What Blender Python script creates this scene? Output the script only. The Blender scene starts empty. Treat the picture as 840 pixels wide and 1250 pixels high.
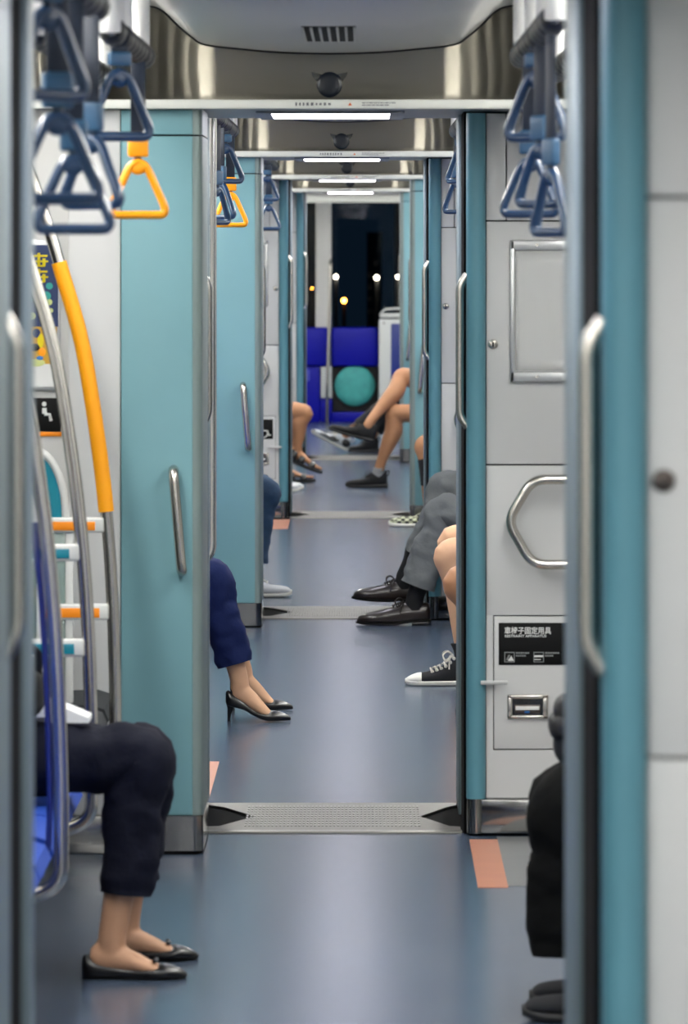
import bpy, bmesh, math, random
from mathutils import Vector, Matrix, noise

random.seed(7)
SC = bpy.context.scene
COL = SC.collection
PI = math.pi
V = Vector
XC = -0.085            # centre line of the train
FX = 7319.0            # focal length in pixels of the 1250 px high frame

# ------------------------------------------------------------------ materials
def lin(c):
    return c / 12.92 if c <= 0.04045 else ((c + 0.055) / 1.055) ** 2.4

def rgb(h):
    h = h.lstrip('#')
    return tuple(lin(int(h[i:i + 2], 16) / 255.0) for i in (0, 2, 4)) + (1.0,)

def mat(name, color, rough=0.5, metal=0.0, spec=0.5, bump=0.0, bscale=60.0, var=0.0, vscale=8.0,
        emit=0.0, trans=0.0, alpha=1.0, coat=0.0, stretch=None):
    m = bpy.data.materials.new(name)
    m.use_nodes = True
    nt = m.node_tree
    b = nt.nodes['Principled BSDF']
    c = rgb(color) if isinstance(color, str) else color
    b.inputs['Base Color'].default_value = c
    b.inputs['Roughness'].default_value = rough
    b.inputs['Metallic'].default_value = metal
    b.inputs['Specular IOR Level'].default_value = spec
    b.inputs['Transmission Weight'].default_value = trans
    b.inputs['Alpha'].default_value = alpha
    b.inputs['Coat Weight'].default_value = coat
    if emit:
        b.inputs['Emission Color'].default_value = c
        b.inputs['Emission Strength'].default_value = emit
    if bump or var:
        tc = nt.nodes.new('ShaderNodeTexCoord')
        mp = nt.nodes.new('ShaderNodeMapping')
        nt.links.new(tc.outputs['Object'], mp.inputs['Vector'])
        if stretch:
            mp.inputs['Scale'].default_value = stretch
    if bump:
        n = nt.nodes.new('ShaderNodeTexNoise')
        n.inputs['Scale'].default_value = bscale
        n.inputs['Detail'].default_value = 4
        nt.links.new(mp.outputs['Vector'], n.inputs['Vector'])
        bp = nt.nodes.new('ShaderNodeBump')
        bp.inputs['Strength'].default_value = bump
        bp.inputs['Distance'].default_value = 0.01
        nt.links.new(n.outputs['Fac'], bp.inputs['Height'])
        nt.links.new(bp.outputs['Normal'], b.inputs['Normal'])
    if var:
        n2 = nt.nodes.new('ShaderNodeTexNoise')
        n2.inputs['Scale'].default_value = vscale
        n2.inputs['Detail'].default_value = 5
        nt.links.new(mp.outputs['Vector'], n2.inputs['Vector'])
        r = nt.nodes.new('ShaderNodeValToRGB')
        r.color_ramp.elements[0].position = 0.3
        r.color_ramp.elements[1].position = 0.7
        r.color_ramp.elements[0].color = tuple(x * (1 - var) for x in c[:3]) + (1,)
        r.color_ramp.elements[1].color = tuple(min(1, x * (1 + var)) for x in c[:3]) + (1,)
        nt.links.new(n2.outputs['Fac'], r.inputs['Fac'])
        nt.links.new(r.outputs['Color'], b.inputs['Base Color'])
    return m

def brushed(m, aniso, rot):
    b = m.node_tree.nodes['Principled BSDF']
    b.inputs['Anisotropic'].default_value = aniso
    b.inputs['Anisotropic Rotation'].default_value = rot
    t = m.node_tree.nodes.new('ShaderNodeTangent')
    t.direction_type = 'RADIAL'
    t.axis = 'Z'
    m.node_tree.links.new(t.outputs['Tangent'], b.inputs['Tangent'])

def checker_mat(name, c1, c2, scale):
    m = mat(name, c1, 0.7)
    nt = m.node_tree
    tc = nt.nodes.new('ShaderNodeTexCoord')
    ck = nt.nodes.new('ShaderNodeTexChecker')
    ck.inputs['Scale'].default_value = scale
    ck.inputs['Color1'].default_value = rgb(c1)
    ck.inputs['Color2'].default_value = rgb(c2)
    mp = nt.nodes.new('ShaderNodeMapping')
    mp.inputs['Location'].default_value = (0.013, 0.017, 0.011)
    nt.links.new(tc.outputs['Object'], mp.inputs['Vector'])
    nt.links.new(mp.outputs['Vector'], ck.inputs['Vector'])
    nt.links.new(ck.outputs['Color'], nt.nodes['Principled BSDF'].inputs['Base Color'])
    return m

M = dict(
    teal=mat('teal_panel', '#77A4AD', 0.5, spec=0.35, bump=0.03, bscale=220, var=0.05, vscale=3),
    teal_jamb=mat('teal_jamb', '#588C9B', 0.42, spec=0.4, var=0.04, vscale=3),
    white=mat('white_panel', '#C9CACA', 0.5, spec=0.3, var=0.03, vscale=2),
    wall=mat('wall_cream', '#CFCFCD', 0.55),
    ceil=mat('ceiling_grey', '#B4B6B8', 0.5),
    duct=mat('duct_grey', '#BDBCB8', 0.42),
    header=mat('header_white', '#D8DAD4', 0.4),
    headund=mat('gangway_ceiling_grey', '#8C9096', 0.35, metal=0.3),
    steel=mat('brushed_steel', '#A9A9A6', 0.3, metal=1.0, bump=0.04, bscale=90, stretch=(1, 1, 12)),
    bulk=mat('bulkhead_steel', '#CCC6B6', 0.40, metal=1.0, bump=0.05, bscale=2.2, stretch=(7.0, 7.0, 0.35)),
    chrome=mat('polished_tube', '#D0CEC8', 0.2, metal=1.0),
    satin=mat('satin_tube', '#CECAC2', 0.27, metal=1.0),
    kick=mat('kick_plate_steel', '#8F8F8D', 0.13, metal=1.0, bump=0.02, bscale=30),
    grey=mat('grey_metal_trim', '#81918F', 0.42, metal=0.25),
    graypanel=mat('gangway_wall_grey', '#74868B', 0.5),
    black=mat('black_rubber', '#060607', 0.9, spec=0.08),
    gap=mat('dark_gap', '#141517', 0.8),
    gloss=mat('black_gloss', '#0C1622', 0.3),
    dome_bracket=mat('dome_bracket_grey', '#3E3F3D', 0.6),
    floor=mat('floor_vinyl', '#475467', 0.21, spec=0.5, bump=0.02, bscale=400, var=0.10, vscale=5),
    floor_dark=mat('floor_dark_grey', '#66696A', 0.34, var=0.06, vscale=9),
    orange_mark=mat('orange_floor_vinyl', '#BA7A5C', 0.42, var=0.04),
    mark_white=mat('white_floor_vinyl', '#D6D2BE', 0.5),
    plate=mat('threshold_plate', '#716F68', 0.42, metal=0.85, var=0.1, vscale=60),
    plate_edge=mat('threshold_lip', '#8A8983', 0.36, metal=0.9),
    orange=mat('orange_plastic', '#FFA400', 0.4),
    orange_grip=mat('orange_grip_rubber', '#FFA800', 0.55, bump=0.1, bscale=300),
    strap=mat('blue_strap_plastic', '#1B3858', 0.28, coat=0.3),
    belt=mat('navy_belt', '#0F1D30', 0.6),
    sleeve=mat('strap_sleeve_blue', '#264E6E', 0.45),
    coil=mat('black_coil', '#17181A', 0.4),
    tube_white=mat('white_tube', '#E4E4E2', 0.3, metal=0.2),
    seat_blue=mat('seat_moquette_blue', '#083FA2', 0.8, bump=0.12, bscale=350),
    seat_dark=mat('seat_moquette_charcoal', '#33363A', 0.85, bump=0.12, bscale=350),
    seat_shell=mat('seat_shell', '#B8BABA', 0.5),
    royal=mat('royal_blue_panel', '#050A98', 0.4, spec=0.2),
    royal_trim=mat('royal_blue_edge', '#15246E', 0.4),
    teal_disc=mat('teal_disc', '#3E9E9C', 0.6, var=0.12, vscale=14),
    console=mat('console_white', '#C8CCCC', 0.4),
    rail_white=mat('rail_white', '#D3D5D3', 0.35),
    orange_strip=mat('orange_strip', '#F78F00', 0.45),
    teal_glass=mat('tinted_panel_teal', '#1E96AE', 0.25, trans=0.35),
    green_glass=mat('tinted_panel_green', '#B9D2CC', 0.15, trans=0.75),
    glass=mat('clear_glass', '#FFFFFF', 0.0, trans=1.0, spec=0.5),
    poster=mat('poster_navy', '#22345F', 0.45),
    paper=mat('paper_white', '#DEDFDE', 0.7),
    yellow=mat('poster_yellow', '#E0CC00', 0.5),
    gold=mat('poster_gold', '#C89A30', 0.5),
    tealdot=mat('poster_teal', '#2E9B93', 0.5),
    paledot=mat('poster_pale', '#C8D28A', 0.5),
    sign_black=mat('sign_black', '#08090A', 0.55, spec=0.2),
    sign_white=mat('sign_white', '#DADCDA', 0.5),
    sign_grey=mat('sign_grey', '#7C8080', 0.5),
    red=mat('red_plastic', '#A3231C', 0.4),
    frame=mat('frame_aluminium', '#C9CBCB', 0.32, metal=0.6),
    frame_in=mat('frame_backing', '#C6C7C6', 0.3),
    bolt=mat('bolt_dark', '#5E5652', 0.35, metal=0.8),
    textgrey=mat('small_print', '#6A6C70', 0.6),
    textorange=mat('small_triangle', '#D9662E', 0.6),
    brightblue=mat('buckle_blue', '#2C6DB5', 0.4),
    win_glass=mat('window_glass_night', '#05070B', 0.05, coat=0.5),
    seal=mat('black_seal', '#101214', 0.5),
    # people
    navy=mat('navy_trousers', '#0C0F1F', 0.85, spec=0.2, bump=0.55, bscale=26),
    navy2=mat('blue_trousers', '#101D48', 0.85, spec=0.2, bump=0.5, bscale=24),
    blacktr=mat('black_trousers', '#070808', 0.9, spec=0.15, bump=0.5, bscale=24),
    greytr=mat('grey_trousers', '#6B6F70', 0.85, spec=0.2, bump=0.6, bscale=22),
    jeans=mat('jeans_denim', '#243F5C', 0.85, bump=0.3, bscale=30, var=0.2, vscale=20),
    denim_short=mat('shorts_denim_blue', '#1F5487', 0.85, bump=0.25, bscale=30, var=0.15, vscale=30),
    khaki=mat('khaki_cloth', '#8C7C5C', 0.85),
    olive=mat('olive_cloth', '#A69C2E', 0.85),
    darkcloth=mat('dark_cloth', '#2A2C30', 0.9, bump=0.2, bscale=30),
    whitecloth=mat('white_cloth', '#C9C8C4', 0.9, bump=0.2, bscale=30),
    greycloth=mat('grey_cloth', '#7C8086', 0.9, bump=0.2, bscale=30),
    pinkcloth=mat('faded_pink_cloth', '#A4808A', 0.9, bump=0.2, bscale=30),
    greencloth=mat('green_cloth', '#49645A', 0.9, bump=0.2, bscale=30),
    skin=mat('skin_light', '#BF9374', 0.55, spec=0.35, var=0.06, vscale=14),
    skin_tan=mat('skin_tan', '#AC7C5A', 0.55, spec=0.35, var=0.08, vscale=14),
    skin_pale=mat('skin_pale', '#D1A583', 0.55, spec=0.35, var=0.06, vscale=14),
    hair=mat('hair_black', '#14100E', 0.45, bump=0.5, bscale=120),
    hair_br=mat('hair_brown', '#2A1B13', 0.45, bump=0.5, bscale=120),
    eye=mat('eye_dark', '#1A1210', 0.2),
    lip=mat('lip', '#A4605A', 0.5),
    leather=mat('black_leather', '#0A0A0C', 0.32, spec=0.5, coat=0.15),
    leather_br=mat('dark_brown_leather', '#1E1613', 0.33, coat=0.2),
    heeltip=mat('heel_black', '#101010', 0.4),
    rubber_white=mat('rubber_white', '#D6D6CE', 0.5),
    rubber_grey=mat('rubber_grey', '#4B4C4E', 0.6),
    rubber_black=mat('rubber_black', '#121314', 0.6),
    canvas=mat('black_canvas', '#14161A', 0.9, bump=0.15, bscale=300),
    knit_black=mat('black_knit', '#101113', 0.85, bump=0.3, bscale=200),
    knit_grey=mat('pale_grey_knit', '#C2C5C9', 0.8, bump=0.3, bscale=200),
    lace_white=mat('lace_white', '#CFCBBE', 0.8),
    lace_dark=mat('lace_dark', '#1A1310', 0.7),
    white_leather=mat('white_leather', '#C6CCD0', 0.5),
    sock_dark=mat('sock_black', '#0D0E12', 0.9),
    sock_grey=mat('sock_grey', '#8E9092', 0.9),
    check=checker_mat('checker_canvas', '#1C1E1C', '#C9CFAE', 46.0),
    bag=mat('black_bag_fabric', '#141517', 0.7, bump=0.2, bscale=60),
)

brushed(M['bulk'], 1.0, 0.25)

# ------------------------------------------------------------------ mesh building
class MB:
    """collects shapes; build() links them as ONE mesh object"""
    def __init__(self):
        self.bm = bmesh.new()
        self.mats = []
        self.cur = 0

    def use(self, m):
        if m not in self.mats:
            self.mats.append(m)
        self.cur = self.mats.index(m)
        return self

    def add(self, verts, faces):
        vs = [self.bm.verts.new(v) for v in verts]
        for f in faces:
            try:
                fc = self.bm.faces.new([vs[i] for i in f])
                fc.material_index = self.cur
            except ValueError:
                pass
        return self

    def box(self, x0, x1, y0, y1, z0, z1, bev=0.0, seg=2, mtx=None):
        t = bmesh.new()
        bmesh.ops.create_cube(t, size=1.0)
        sx, sy, sz = abs(x1 - x0), abs(y1 - y0), abs(z1 - z0)
        c = V(((x0 + x1) / 2, (y0 + y1) / 2, (z0 + z1) / 2))
        for v in t.verts:
            v.co = V((v.co.x * sx, v.co.y * sy, v.co.z * sz)) + c
        if bev > 0:
            bev = min(bev, 0.49 * min(sx, sy, sz))
            bmesh.ops.bevel(t, geom=list(t.edges), offset=bev, segments=seg, affect='EDGES', profile=0.5)
        self._merge(t, mtx)
        return self

    def _merge(self, t, mtx=None):
        t.verts.index_update()
        vs = [self.bm.verts.new((mtx @ v.co) if mtx else v.co) for v in t.verts]
        for f in t.faces:
            try:
                fc = self.bm.faces.new([vs[v.index] for v in f.verts])
                fc.material_index = self.cur
            except ValueError:
                pass
        t.free()

    def ell(self, c, r, mtx=None, u=20, v=12):
        t = bmesh.new()
        bmesh.ops.create_uvsphere(t, u_segments=u, v_segments=v, radius=1.0)
        c = V(c)
        for w in t.verts:
            w.co = V((w.co.x * r[0], w.co.y * r[1], w.co.z * r[2])) + c
        self._merge(t, mtx)
        return self

    def tube(self, pts, r, n=14, cap=True, flat=1.0, closed=False, side=None):
        """round bar along a polyline; r may be a list; flat squeezes one axis"""
        pts = [V(p) for p in pts]
        N = len(pts)
        rs = list(r) if isinstance(r, (list, tuple)) else [r] * N
        rings = []
        prev = V(side) if side else None
        for i in range(N):
            if closed:
                t = pts[(i + 1) % N] - pts[i - 1]
            else:
                t = pts[min(i + 1, N - 1)] - pts[max(i - 1, 0)]
            if t.length < 1e-9:
                t = V((0, 0, 1))
            t.normalize()
            if prev is None:
                prev = V((0, 1, 0)) if abs(t.y) < 0.9 else V((1, 0, 0))
            b = prev - t * prev.dot(t)
            if b.length < 1e-6:
                b = t.orthogonal()
            b.normalize()
            prev = b
            a = t.cross(b)
            rings.append([pts[i] + a * (rs[i] * math.cos(2 * PI * k / n)) + b * (rs[i] * flat * math.sin(2 * PI * k / n)) for k in range(n)])
        self._rings(rings, cap and not closed, closed)
        return self

    def _rings(self, rings, cap=True, closed=False):
        n = len(rings[0])
        verts = [p for r in rings for p in r]
        faces = []
        R = len(rings)
        for i in range(R if closed else R - 1):
            j = (i + 1) % R
            for k in range(n):
                faces.append((i * n + k, i * n + (k + 1) % n, j * n + (k + 1) % n, j * n + k))
        if cap:
            faces.append(tuple(reversed(range(n))))
            faces.append(tuple((R - 1) * n + k for k in range(n)))
        self.add(verts, faces)

    def loft(self, pts, rad, lat=(0, 1, 0), n=22, sub=6, cap=True, wob=0.0, seed=0.0):
        """tapered limb: rad = [(sagittal, lateral)] per point, smoothly interpolated"""
        P, Rr = resample([V(p) for p in pts], rad, sub)
        lat = V(lat)
        rings = []
        for i, p in enumerate(P):
            t = (P[min(i + 1, len(P) - 1)] - P[max(i - 1, 0)]).normalized()
            b = lat - t * lat.dot(t)
            b.normalize()
            a = t.cross(b)
            ring = []
            for k in range(n):
                an = 2 * PI * k / n
                d = a * (Rr[i][0] * math.cos(an)) + b * (Rr[i][1] * math.sin(an))
                q = p + d
                if wob:
                    w = noise.noise(q * 14.0 + V((seed, seed * 1.7, 0))) * wob + noise.noise(V((q.x * 30, q.y * 12, q.z * 34)) + V((seed, 0, 3))) * wob * 0.6
                    q = q + d.normalized() * w
                ring.append(q)
            rings.append(ring)
        self._rings(rings, cap)
        return self

    def prism(self, poly, axis, a, b):
        """extrude a 2D polygon along axis ('x','y','z') from a to b"""
        def mk(p, w):
            if axis == 'z':
                return V((p[0], p[1], w))
            if axis == 'y':
                return V((p[0], w, p[1]))
            return V((w, p[0], p[1]))
        n = len(poly)
        verts = [mk(p, a) for p in poly] + [mk(p, b) for p in poly]
        faces = [tuple(range(n)), tuple(reversed(range(n, 2 * n)))]
        for k in range(n):
            faces.append((k, (k + 1) % n, n + (k + 1) % n, n + k))
        self.add(verts, faces)
        return self

    def lathe(self, prof, c, axis='z', n=24):
        """prof: [(radius, height)]"""
        c = V(c)
        rings = []
        for r, h in prof:
            ring = []
            for k in range(n):
                x, y = r * math.cos(2 * PI * k / n), r * math.sin(2 * PI * k / n)
                ring.append(c + (V((x, y, h)) if axis == 'z' else V((x, h, y)) if axis == 'y' else V((h, x, y))))
            rings.append(ring)
        self._rings(rings, True)
        return self

    def build(self, name, m=None, parent=None, smooth=50, loc=None):
        bmesh.ops.recalc_face_normals(self.bm, faces=list(self.bm.faces))
        me = bpy.data.meshes.new(name)
        org = root_loc(parent) if parent is not None else V(loc or (0, 0, 0))
        if org.length:
            for v in self.bm.verts:
                v.co -= org
        self.bm.to_mesh(me)
        self.bm.free()
        for k in (self.mats or [m]):
            me.materials.append(k)
        if smooth:
            me.shade_smooth()
            me.set_sharp_from_angle(angle=math.radians(smooth))
        o = bpy.data.objects.new(name, me)
        COL.objects.link(o)
        if parent is not None:
            o.parent = parent
        elif loc:
            o.location = loc
        return o

    def remesh(self, name, m, parent, voxel=0.006, it=4):
        o = self.build('tmp_' + name, m, parent, smooth=0)
        md = o.modifiers.new('r', 'REMESH')
        md.mode = 'VOXEL'
        md.voxel_size = voxel
        ms = o.modifiers.new('s', 'SMOOTH')
        ms.factor = 0.5
        ms.iterations = it
        dg = bpy.context.evaluated_depsgraph_get()
        me = bpy.data.meshes.new_from_object(o.evaluated_get(dg))
        old = o.data
        o.modifiers.clear()
        o.data = me
        bpy.data.meshes.remove(old)
        me.name = name
        o.name = name
        me.materials.clear()
        me.materials.append(m)
        me.shade_smooth()
        return o

def root_loc(p):
    q = V((0, 0, 0))
    while p is not None:
        q += p.location
        p = p.parent
    return q

def resample(P, R, sub):
    out, rr = [], []
    n = len(P)
    R = [r if isinstance(r, (tuple, list)) else (r, r) for r in R]
    for i in range(n - 1):
        p0, p1, p2, p3 = P[max(i - 1, 0)], P[i], P[i + 1], P[min(i + 2, n - 1)]
        r0, r1, r2, r3 = R[max(i - 1, 0)], R[i], R[i + 1], R[min(i + 2, n - 1)]
        for k in range(sub):
            t = k / sub
            f = lambda a, b, c, d: 0.5 * ((2 * b) + (c - a) * t + (2 * a - 5 * b + 4 * c - d) * t * t + (3 * b - a - 3 * c + d) * t ** 3)
            out.append(V([f(p0[j], p1[j], p2[j], p3[j]) for j in range(3)]))
            rr.append(tuple(f(r0[j], r1[j], r2[j], r3[j]) for j in range(2)))
    out.append(P[-1].copy())
    rr.append(R[-1])
    return out, rr

def smooth_path(P, sub=6):
    return resample([V(p) for p in P], [1.0] * len(P), sub)[0]

def fillet(P, r, n=6):
    """polyline with its inner corners rounded"""
    P = [V(p) for p in P]
    out = [P[0]]
    for i in range(1, len(P) - 1):
        a, b, c = P[i - 1], P[i], P[i + 1]
        u, w = (a - b), (c - b)
        k = min(r, u.length * 0.49, w.length * 0.49)
        s, e = b + u.normalized() * k, b + w.normalized() * k
        for j in range(n + 1):
            t = j / n
            out.append(s * (1 - t) ** 2 + b * 2 * t * (1 - t) + e * t * t)
    out.append(P[-1])
    return out

def thing(name, label, cat, loc, group=None):
    o = bpy.data.objects.new(name, None)
    COL.objects.link(o)
    o.location = loc
    o['label'] = label
    o['category'] = cat
    if group:
        o['group'] = group
    return o

def tag(o, label, cat, group=None):
    o['label'] = label
    o['category'] = cat
    if group:
        o['group'] = group
    return o

def struct(mb, name, m=None, smooth=50, label=None):
    o = mb.build(name, m, smooth=smooth)
    o['kind'] = 'structure'
    if label:
        o['label'] = label
    return o

def text_mesh(mb, body, x, y, z, size, m, width=None, bold=0.0):
    """lettering standing on a wall that faces -y, its left end at x and baseline at z"""
    cu = bpy.data.curves.new('lettering', 'FONT')
    cu.body = body
    cu.size = size
    cu.offset = bold
    cu.resolution_u = 3
    cu.extrude = 0.0004
    o = bpy.data.objects.new('lettering', cu)
    COL.objects.link(o)
    dg = bpy.context.evaluated_depsgraph_get()
    me = bpy.data.meshes.new_from_object(o.evaluated_get(dg))
    bpy.data.objects.remove(o)
    bpy.data.curves.remove(cu)
    if not me.vertices:
        return
    w = max(v.co.x for v in me.vertices)
    sx = (width / w) if width else 1.0
    mb.use(m)
    mb.add([V((x + v.co.x * sx, y - v.co.z, z + v.co.y)) for v in me.vertices], [tuple(p.vertices) for p in me.polygons])
    bpy.data.meshes.remove(me)

# ------------------------------------------------------------------ the shell
Y0, Y1 = -2.0, 52.5
XL, XR = -1.20, 1.09
ZC = 2.215
PORT = [7.05 + 9.1 * k for k in range(5)]
GANG = 0.85            # depth of a gangway
MC = -0.142           # turned-round cars are mirrored about half of this
MIR = [False, False, False, True, True]

# one floor under every car, gangways left out
ends = [Y0] + [v for p in PORT for v in (p, p + GANG)] + [Y1 + 1.2]
cars = [(ends[i], ends[i + 1]) for i in range(0, len(ends), 2)]
for a, b in cars:
    struct(MB().box(XL, XR, a, b, -0.06, 0.0), 'floor', M['floor'], smooth=0)
    struct(MB().box(XL - 0.06, XL, a, b, -0.06, 2.4), 'wall_left', M['wall'], smooth=0)
    struct(MB().box(XR, XR + 0.06, a, b, -0.06, 2.4), 'wall_right', M['wall'], smooth=0)
    struct(MB().box(XL, XR, a, b, ZC, ZC + 0.06), 'ceiling', M['ceil'], smooth=0)

nwin = 0
for a, b in cars[:-1]:
    for side in (-1, 1):
        x = XL if side < 0 else XR
        L = b - a
        for k in range(3):
            y = a + L * (0.2 + 0.3 * k)
            nwin += 1
            w = MB()
            d = -side * 0.012
            y0, y1, z0, z1 = y - 0.7, y + 0.7, 0.95, 1.85
            for (p, q, r, s) in ((y0, y1, z0, z0 + .04), (y0, y1, z1 - .04, z1), (y0, y0 + .04, z0, z1), (y1 - .04, y1, z0, z1)):
                w.box(min(x, x + d * 2), max(x, x + d * 2), p, q, r, s, 0.004)
            o = struct(w, 'window_%d' % nwin, M['grey'])
            MB().box(min(x, x + d), max(x, x + d), y0 + .03, y1 - .03, z0 + .03, z1 - .03).build('pane', M['win_glass'], o, smooth=0)

ntrim = 0
def trim(mb, m=None, smooth=50, label=None):
    global ntrim
    ntrim += 1
    return struct(mb, 'trim_%d' % ntrim, m, smooth, label)

# rounded centre panel of the ceiling, one in each car, with a black seal at its end
prof = [(-0.60, ZC + 0.01), (-0.55, 2.214), (-0.47, 2.209), (-0.432, 2.195), (-0.39, 2.155), (-0.357, 2.128), (-0.322, 2.108), (-0.22, 2.096), (-0.12, 2.088), (0.0, 2.085)]
prof = prof + [(-u, z) for u, z in reversed(prof[:-1])]
pp = [V((XC + u, 0, z)) for u, z in prof]
pp = smooth_path(pp, 4)
for i, (a, b) in enumerate(cars):
    e = b - 0.53 if i < 5 else b - 1.6
    s = a + (0.25 if i else 0)
    poly = [(p.x, p.z) for p in pp] + [(XC + 0.6, ZC + 0.03), (XC - 0.6, ZC + 0.03)]
    trim(MB().prism(poly, 'y', s, e - 0.012), M['duct'], 40, 'grey rounded centre panel of the ceiling')
    for yy in (e, s - 0.012):
        trim(MB().tube([V((p.x, yy - 0.004, p.z + 0.004)) for p in pp], 0.0085, 8), M['seal'], 50, 'black rubber edge of the ceiling panel')

def arc(cx, cy, r, a0, a1, n=8):
    return [(cx + r * math.cos(math.radians(a0 + (a1 - a0) * k / n)), cy + r * math.sin(math.radians(a0 + (a1 - a0) * k / n))) for k in range(n + 1)]

CAB_LABEL = [
    'teal equipment cabinet at the end of the car behind the nearest doorway frame',
    'tall teal cabinet beside the nearest fully seen gangway, slanted steel handle on its front',
    'teal cabinet with slanted handle beside the second gangway, behind the navy trousered heels wearer',
    'teal cabinet with short slanted handle on the right of the third gangway',
    'narrow teal cabinet edge right of the last gangway, by the dark front window',
]
PANEL_SEAM = 1.648
for k, P in enumerate(PORT):
    mr = MIR[k]
    fx = (lambda x: MC - x) if mr else (lambda x: x)
    def bx(mb, x0, x1, *r, **kw):
        a, b = fx(x0), fx(x1)
        return mb.box(min(a, b), max(a, b), *r, **kw)
    far = k >= 2
    xr = XR if not mr else MC - XL
    xl = XL if not mr else MC - XR
    # --- end wall with the flat white panels
    w = MB()
    w.use(M['gap'])
    bx(w, 0.325, xr, P - 0.02, P + 0.02, 0.0, 1.94)
    w.use(M['white'])
    yf = P - 0.05
    bx(w, 0.334, 0.386, yf, P - 0.02, PANEL_SEAM + 0.003, 1.938, bev=0.002)
    bx(w, 0.389, xr, yf, P - 0.02, PANEL_SEAM + 0.003, 1.938, bev=0.002)
    bx(w, 0.334, xr, yf, P - 0.02, 0.996, PANEL_SEAM - 0.001, bev=0.002)
    bx(w, 0.334, xr, yf, P - 0.02, 0.59, 0.992, bev=0.0012)
    bx(w, 0.334, 0.352, yf, P - 0.02, 0.1, 0.5905)
    bx(w, 0.3515, xr, yf, P - 0.02, 0.1, 0.228)
    bx(w, 0.803, xr, yf, P - 0.02, 0.228, 0.5905)
    wall = struct(w, 'wall_end')
    h = MB()
    bx(h, 0.3545, min(xr, 0.80), yf, P - 0.018, 0.231, 0.587, bev=0.002)
    h.build('hatch', M['white'], wall)
    h = MB()
    bx(h, 0.288, xr, P - 0.075, P - 0.02, 0.006, 0.0985, bev=0.004)
    h.build('kick_plate', M['kick'], wall)
    h = MB()
    bx(h, 0.29, xr, P - 0.06, P - 0.02, 0.0, 0.007)
    h.build('floor_seal', M['black'], wall)
    # --- teal jamb with a rounded face
    poly = [(0.332, P - 0.02)] + [(0.332, P - 0.055)] + arc(0.306, P - 0.055, 0.0255, 0, -180, 10)[1:] + [(0.2805, P + 0.05), (0.332, P + 0.05)]
    t = MB()
    t.prism([(fx(p[0]), p[1]) for p in poly], 'z', 0.099, 1.938)
    jamb = trim(t, M['teal_jamb'], 40, 'teal rounded door jamb of the gangway')
    poly2 = [(0.306 + (x - 0.306) * 0.96, y) for x, y in poly]
    MB().prism([(fx(p[0]), p[1]) for p in poly2], 'z', 0.006, 0.099).build('kick_plate', M['kick'], jamb, 40)
    # --- equipment cabinet on the other side
    yc0 = P - 0.55
    cb = thing('equipment_cabinet', CAB_LABEL[k], 'cabinet', (fx(-0.53), P - 0.28, 0))
    c = MB()
    bx(c, -0.620, -0.425, yc0 + 0.02, P - 0.03, 0.02, 1.930)
    c.build('cabinet_body', M['gap'], cb)
    for (z0, z1) in ((0.101, 1.868), (1.872, 1.937)):
        c = MB()
        bx(c, -0.627, -0.4405, yc0, yc0 + 0.03, z0, z1, bev=0.003)
        c.build('front_panel', M['teal'], cb)
        poly = arc(-0.441, yc0 + 0.026, 0.026, -90, 0, 8) + [(-0.415, P - 0.02), (-0.45, P - 0.02), (-0.45, yc0 + 0.03), (-0.4405, yc0 + 0.02)]
        c = MB()
        c.prism([(fx(p[0]), p[1]) for p in poly], 'z', z0, z1)
        c.build('corner_trim', M['grey'], cb, 40)
    poly = [(-0.63, yc0 - 0.004)] + arc(-0.441, yc0 + 0.024, 0.028, -90, 0, 8) + [(-0.413, P - 0.02), (-0.63, P - 0.02)]
    MB().prism([(fx(p[0]), p[1]) for p in poly], 'z', 0.008, 0.1).build('kick_plate', M['kick'], cb, 40)
    MB().prism([(fx(p[0] * 0.995 - 0.002), p[1]) for p in poly], 'z', 0.0, 0.008).build('floor_seal', M['black'], cb, 40)
    hp = fillet([(fx(-0.490), yc0 + 0.005, 1.0), (fx(-0.490), yc0 - 0.055, 1.0), (fx(-0.468), yc0 - 0.055, 0.738), (fx(-0.468), yc0 + 0.005, 0.738)], 0.03)
    MB().tube(hp, 0.0135, 14).build('handle', M['satin'], cb)
    # --- white end wall beside the cabinet
    w = MB()
    w.use(M['wall'])
    bx(w, xl, -0.634, yc0 + 0.04, P - 0.02, 0.0, 1.938)
    w.use(M['white'])
    bx(w, -0.765, -0.6285, yc0 + 0.005, yc0 + 0.045, 0.1, 1.938, bev=0.004)
    w.use(M['kick'])
    bx(w, xl, -0.634, yc0 + 0.0, yc0 + 0.045, 0.0, 0.1, bev=0.003)
    struct(w, 'wall_end')
    # --- header board: a white lip, a grey gangway ceiling behind it
    hd = trim(MB().box(XL, XR, P - 0.60, P - 0.55, 1.9385, 1.9625, 0.003), M['header'], 50, 'white header board over the gangway opening')
    MB().box(XL, XR, P - 0.55, P + GANG + 0.05, 1.944, 1.962).build('gangway_ceiling', M['headund'], hd, smooth=0)
    if k >= 1:
        tx = MB()
        tx.use(M['textgrey'])
        rnd = random.Random(k)
        x = -0.173
        for j in range(9):
            wd = rnd.choice((0.006, 0.008, 0.009))
            hh = rnd.choice((0.006, 0.008, 0.009))
            tx.box(x, x + wd * 0.8, P - 0.6012, P - 0.5995, 1.9505 - hh / 2, 1.9505 + hh / 2)
            x += wd + 0.0035
        for j in range(2):
            x = 0.0
            while x < 0.085 - 0.02 * j:
                wd = rnd.uniform(0.003, 0.012)
                tx.box(x, x + wd, P - 0.6012, P - 0.5995, 1.9525 - 0.006 * j, 1.955 - 0.006 * j)
                x += wd + 0.002
        tx.build('small_print', None, hd, smooth=0)
        tr = MB().use(M['textorange'])
        tr.prism([(-0.036, 1.9465), (-0.026, 1.9465), (-0.031, 1.955)], 'y', P - 0.6014, P - 0.599)
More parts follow.
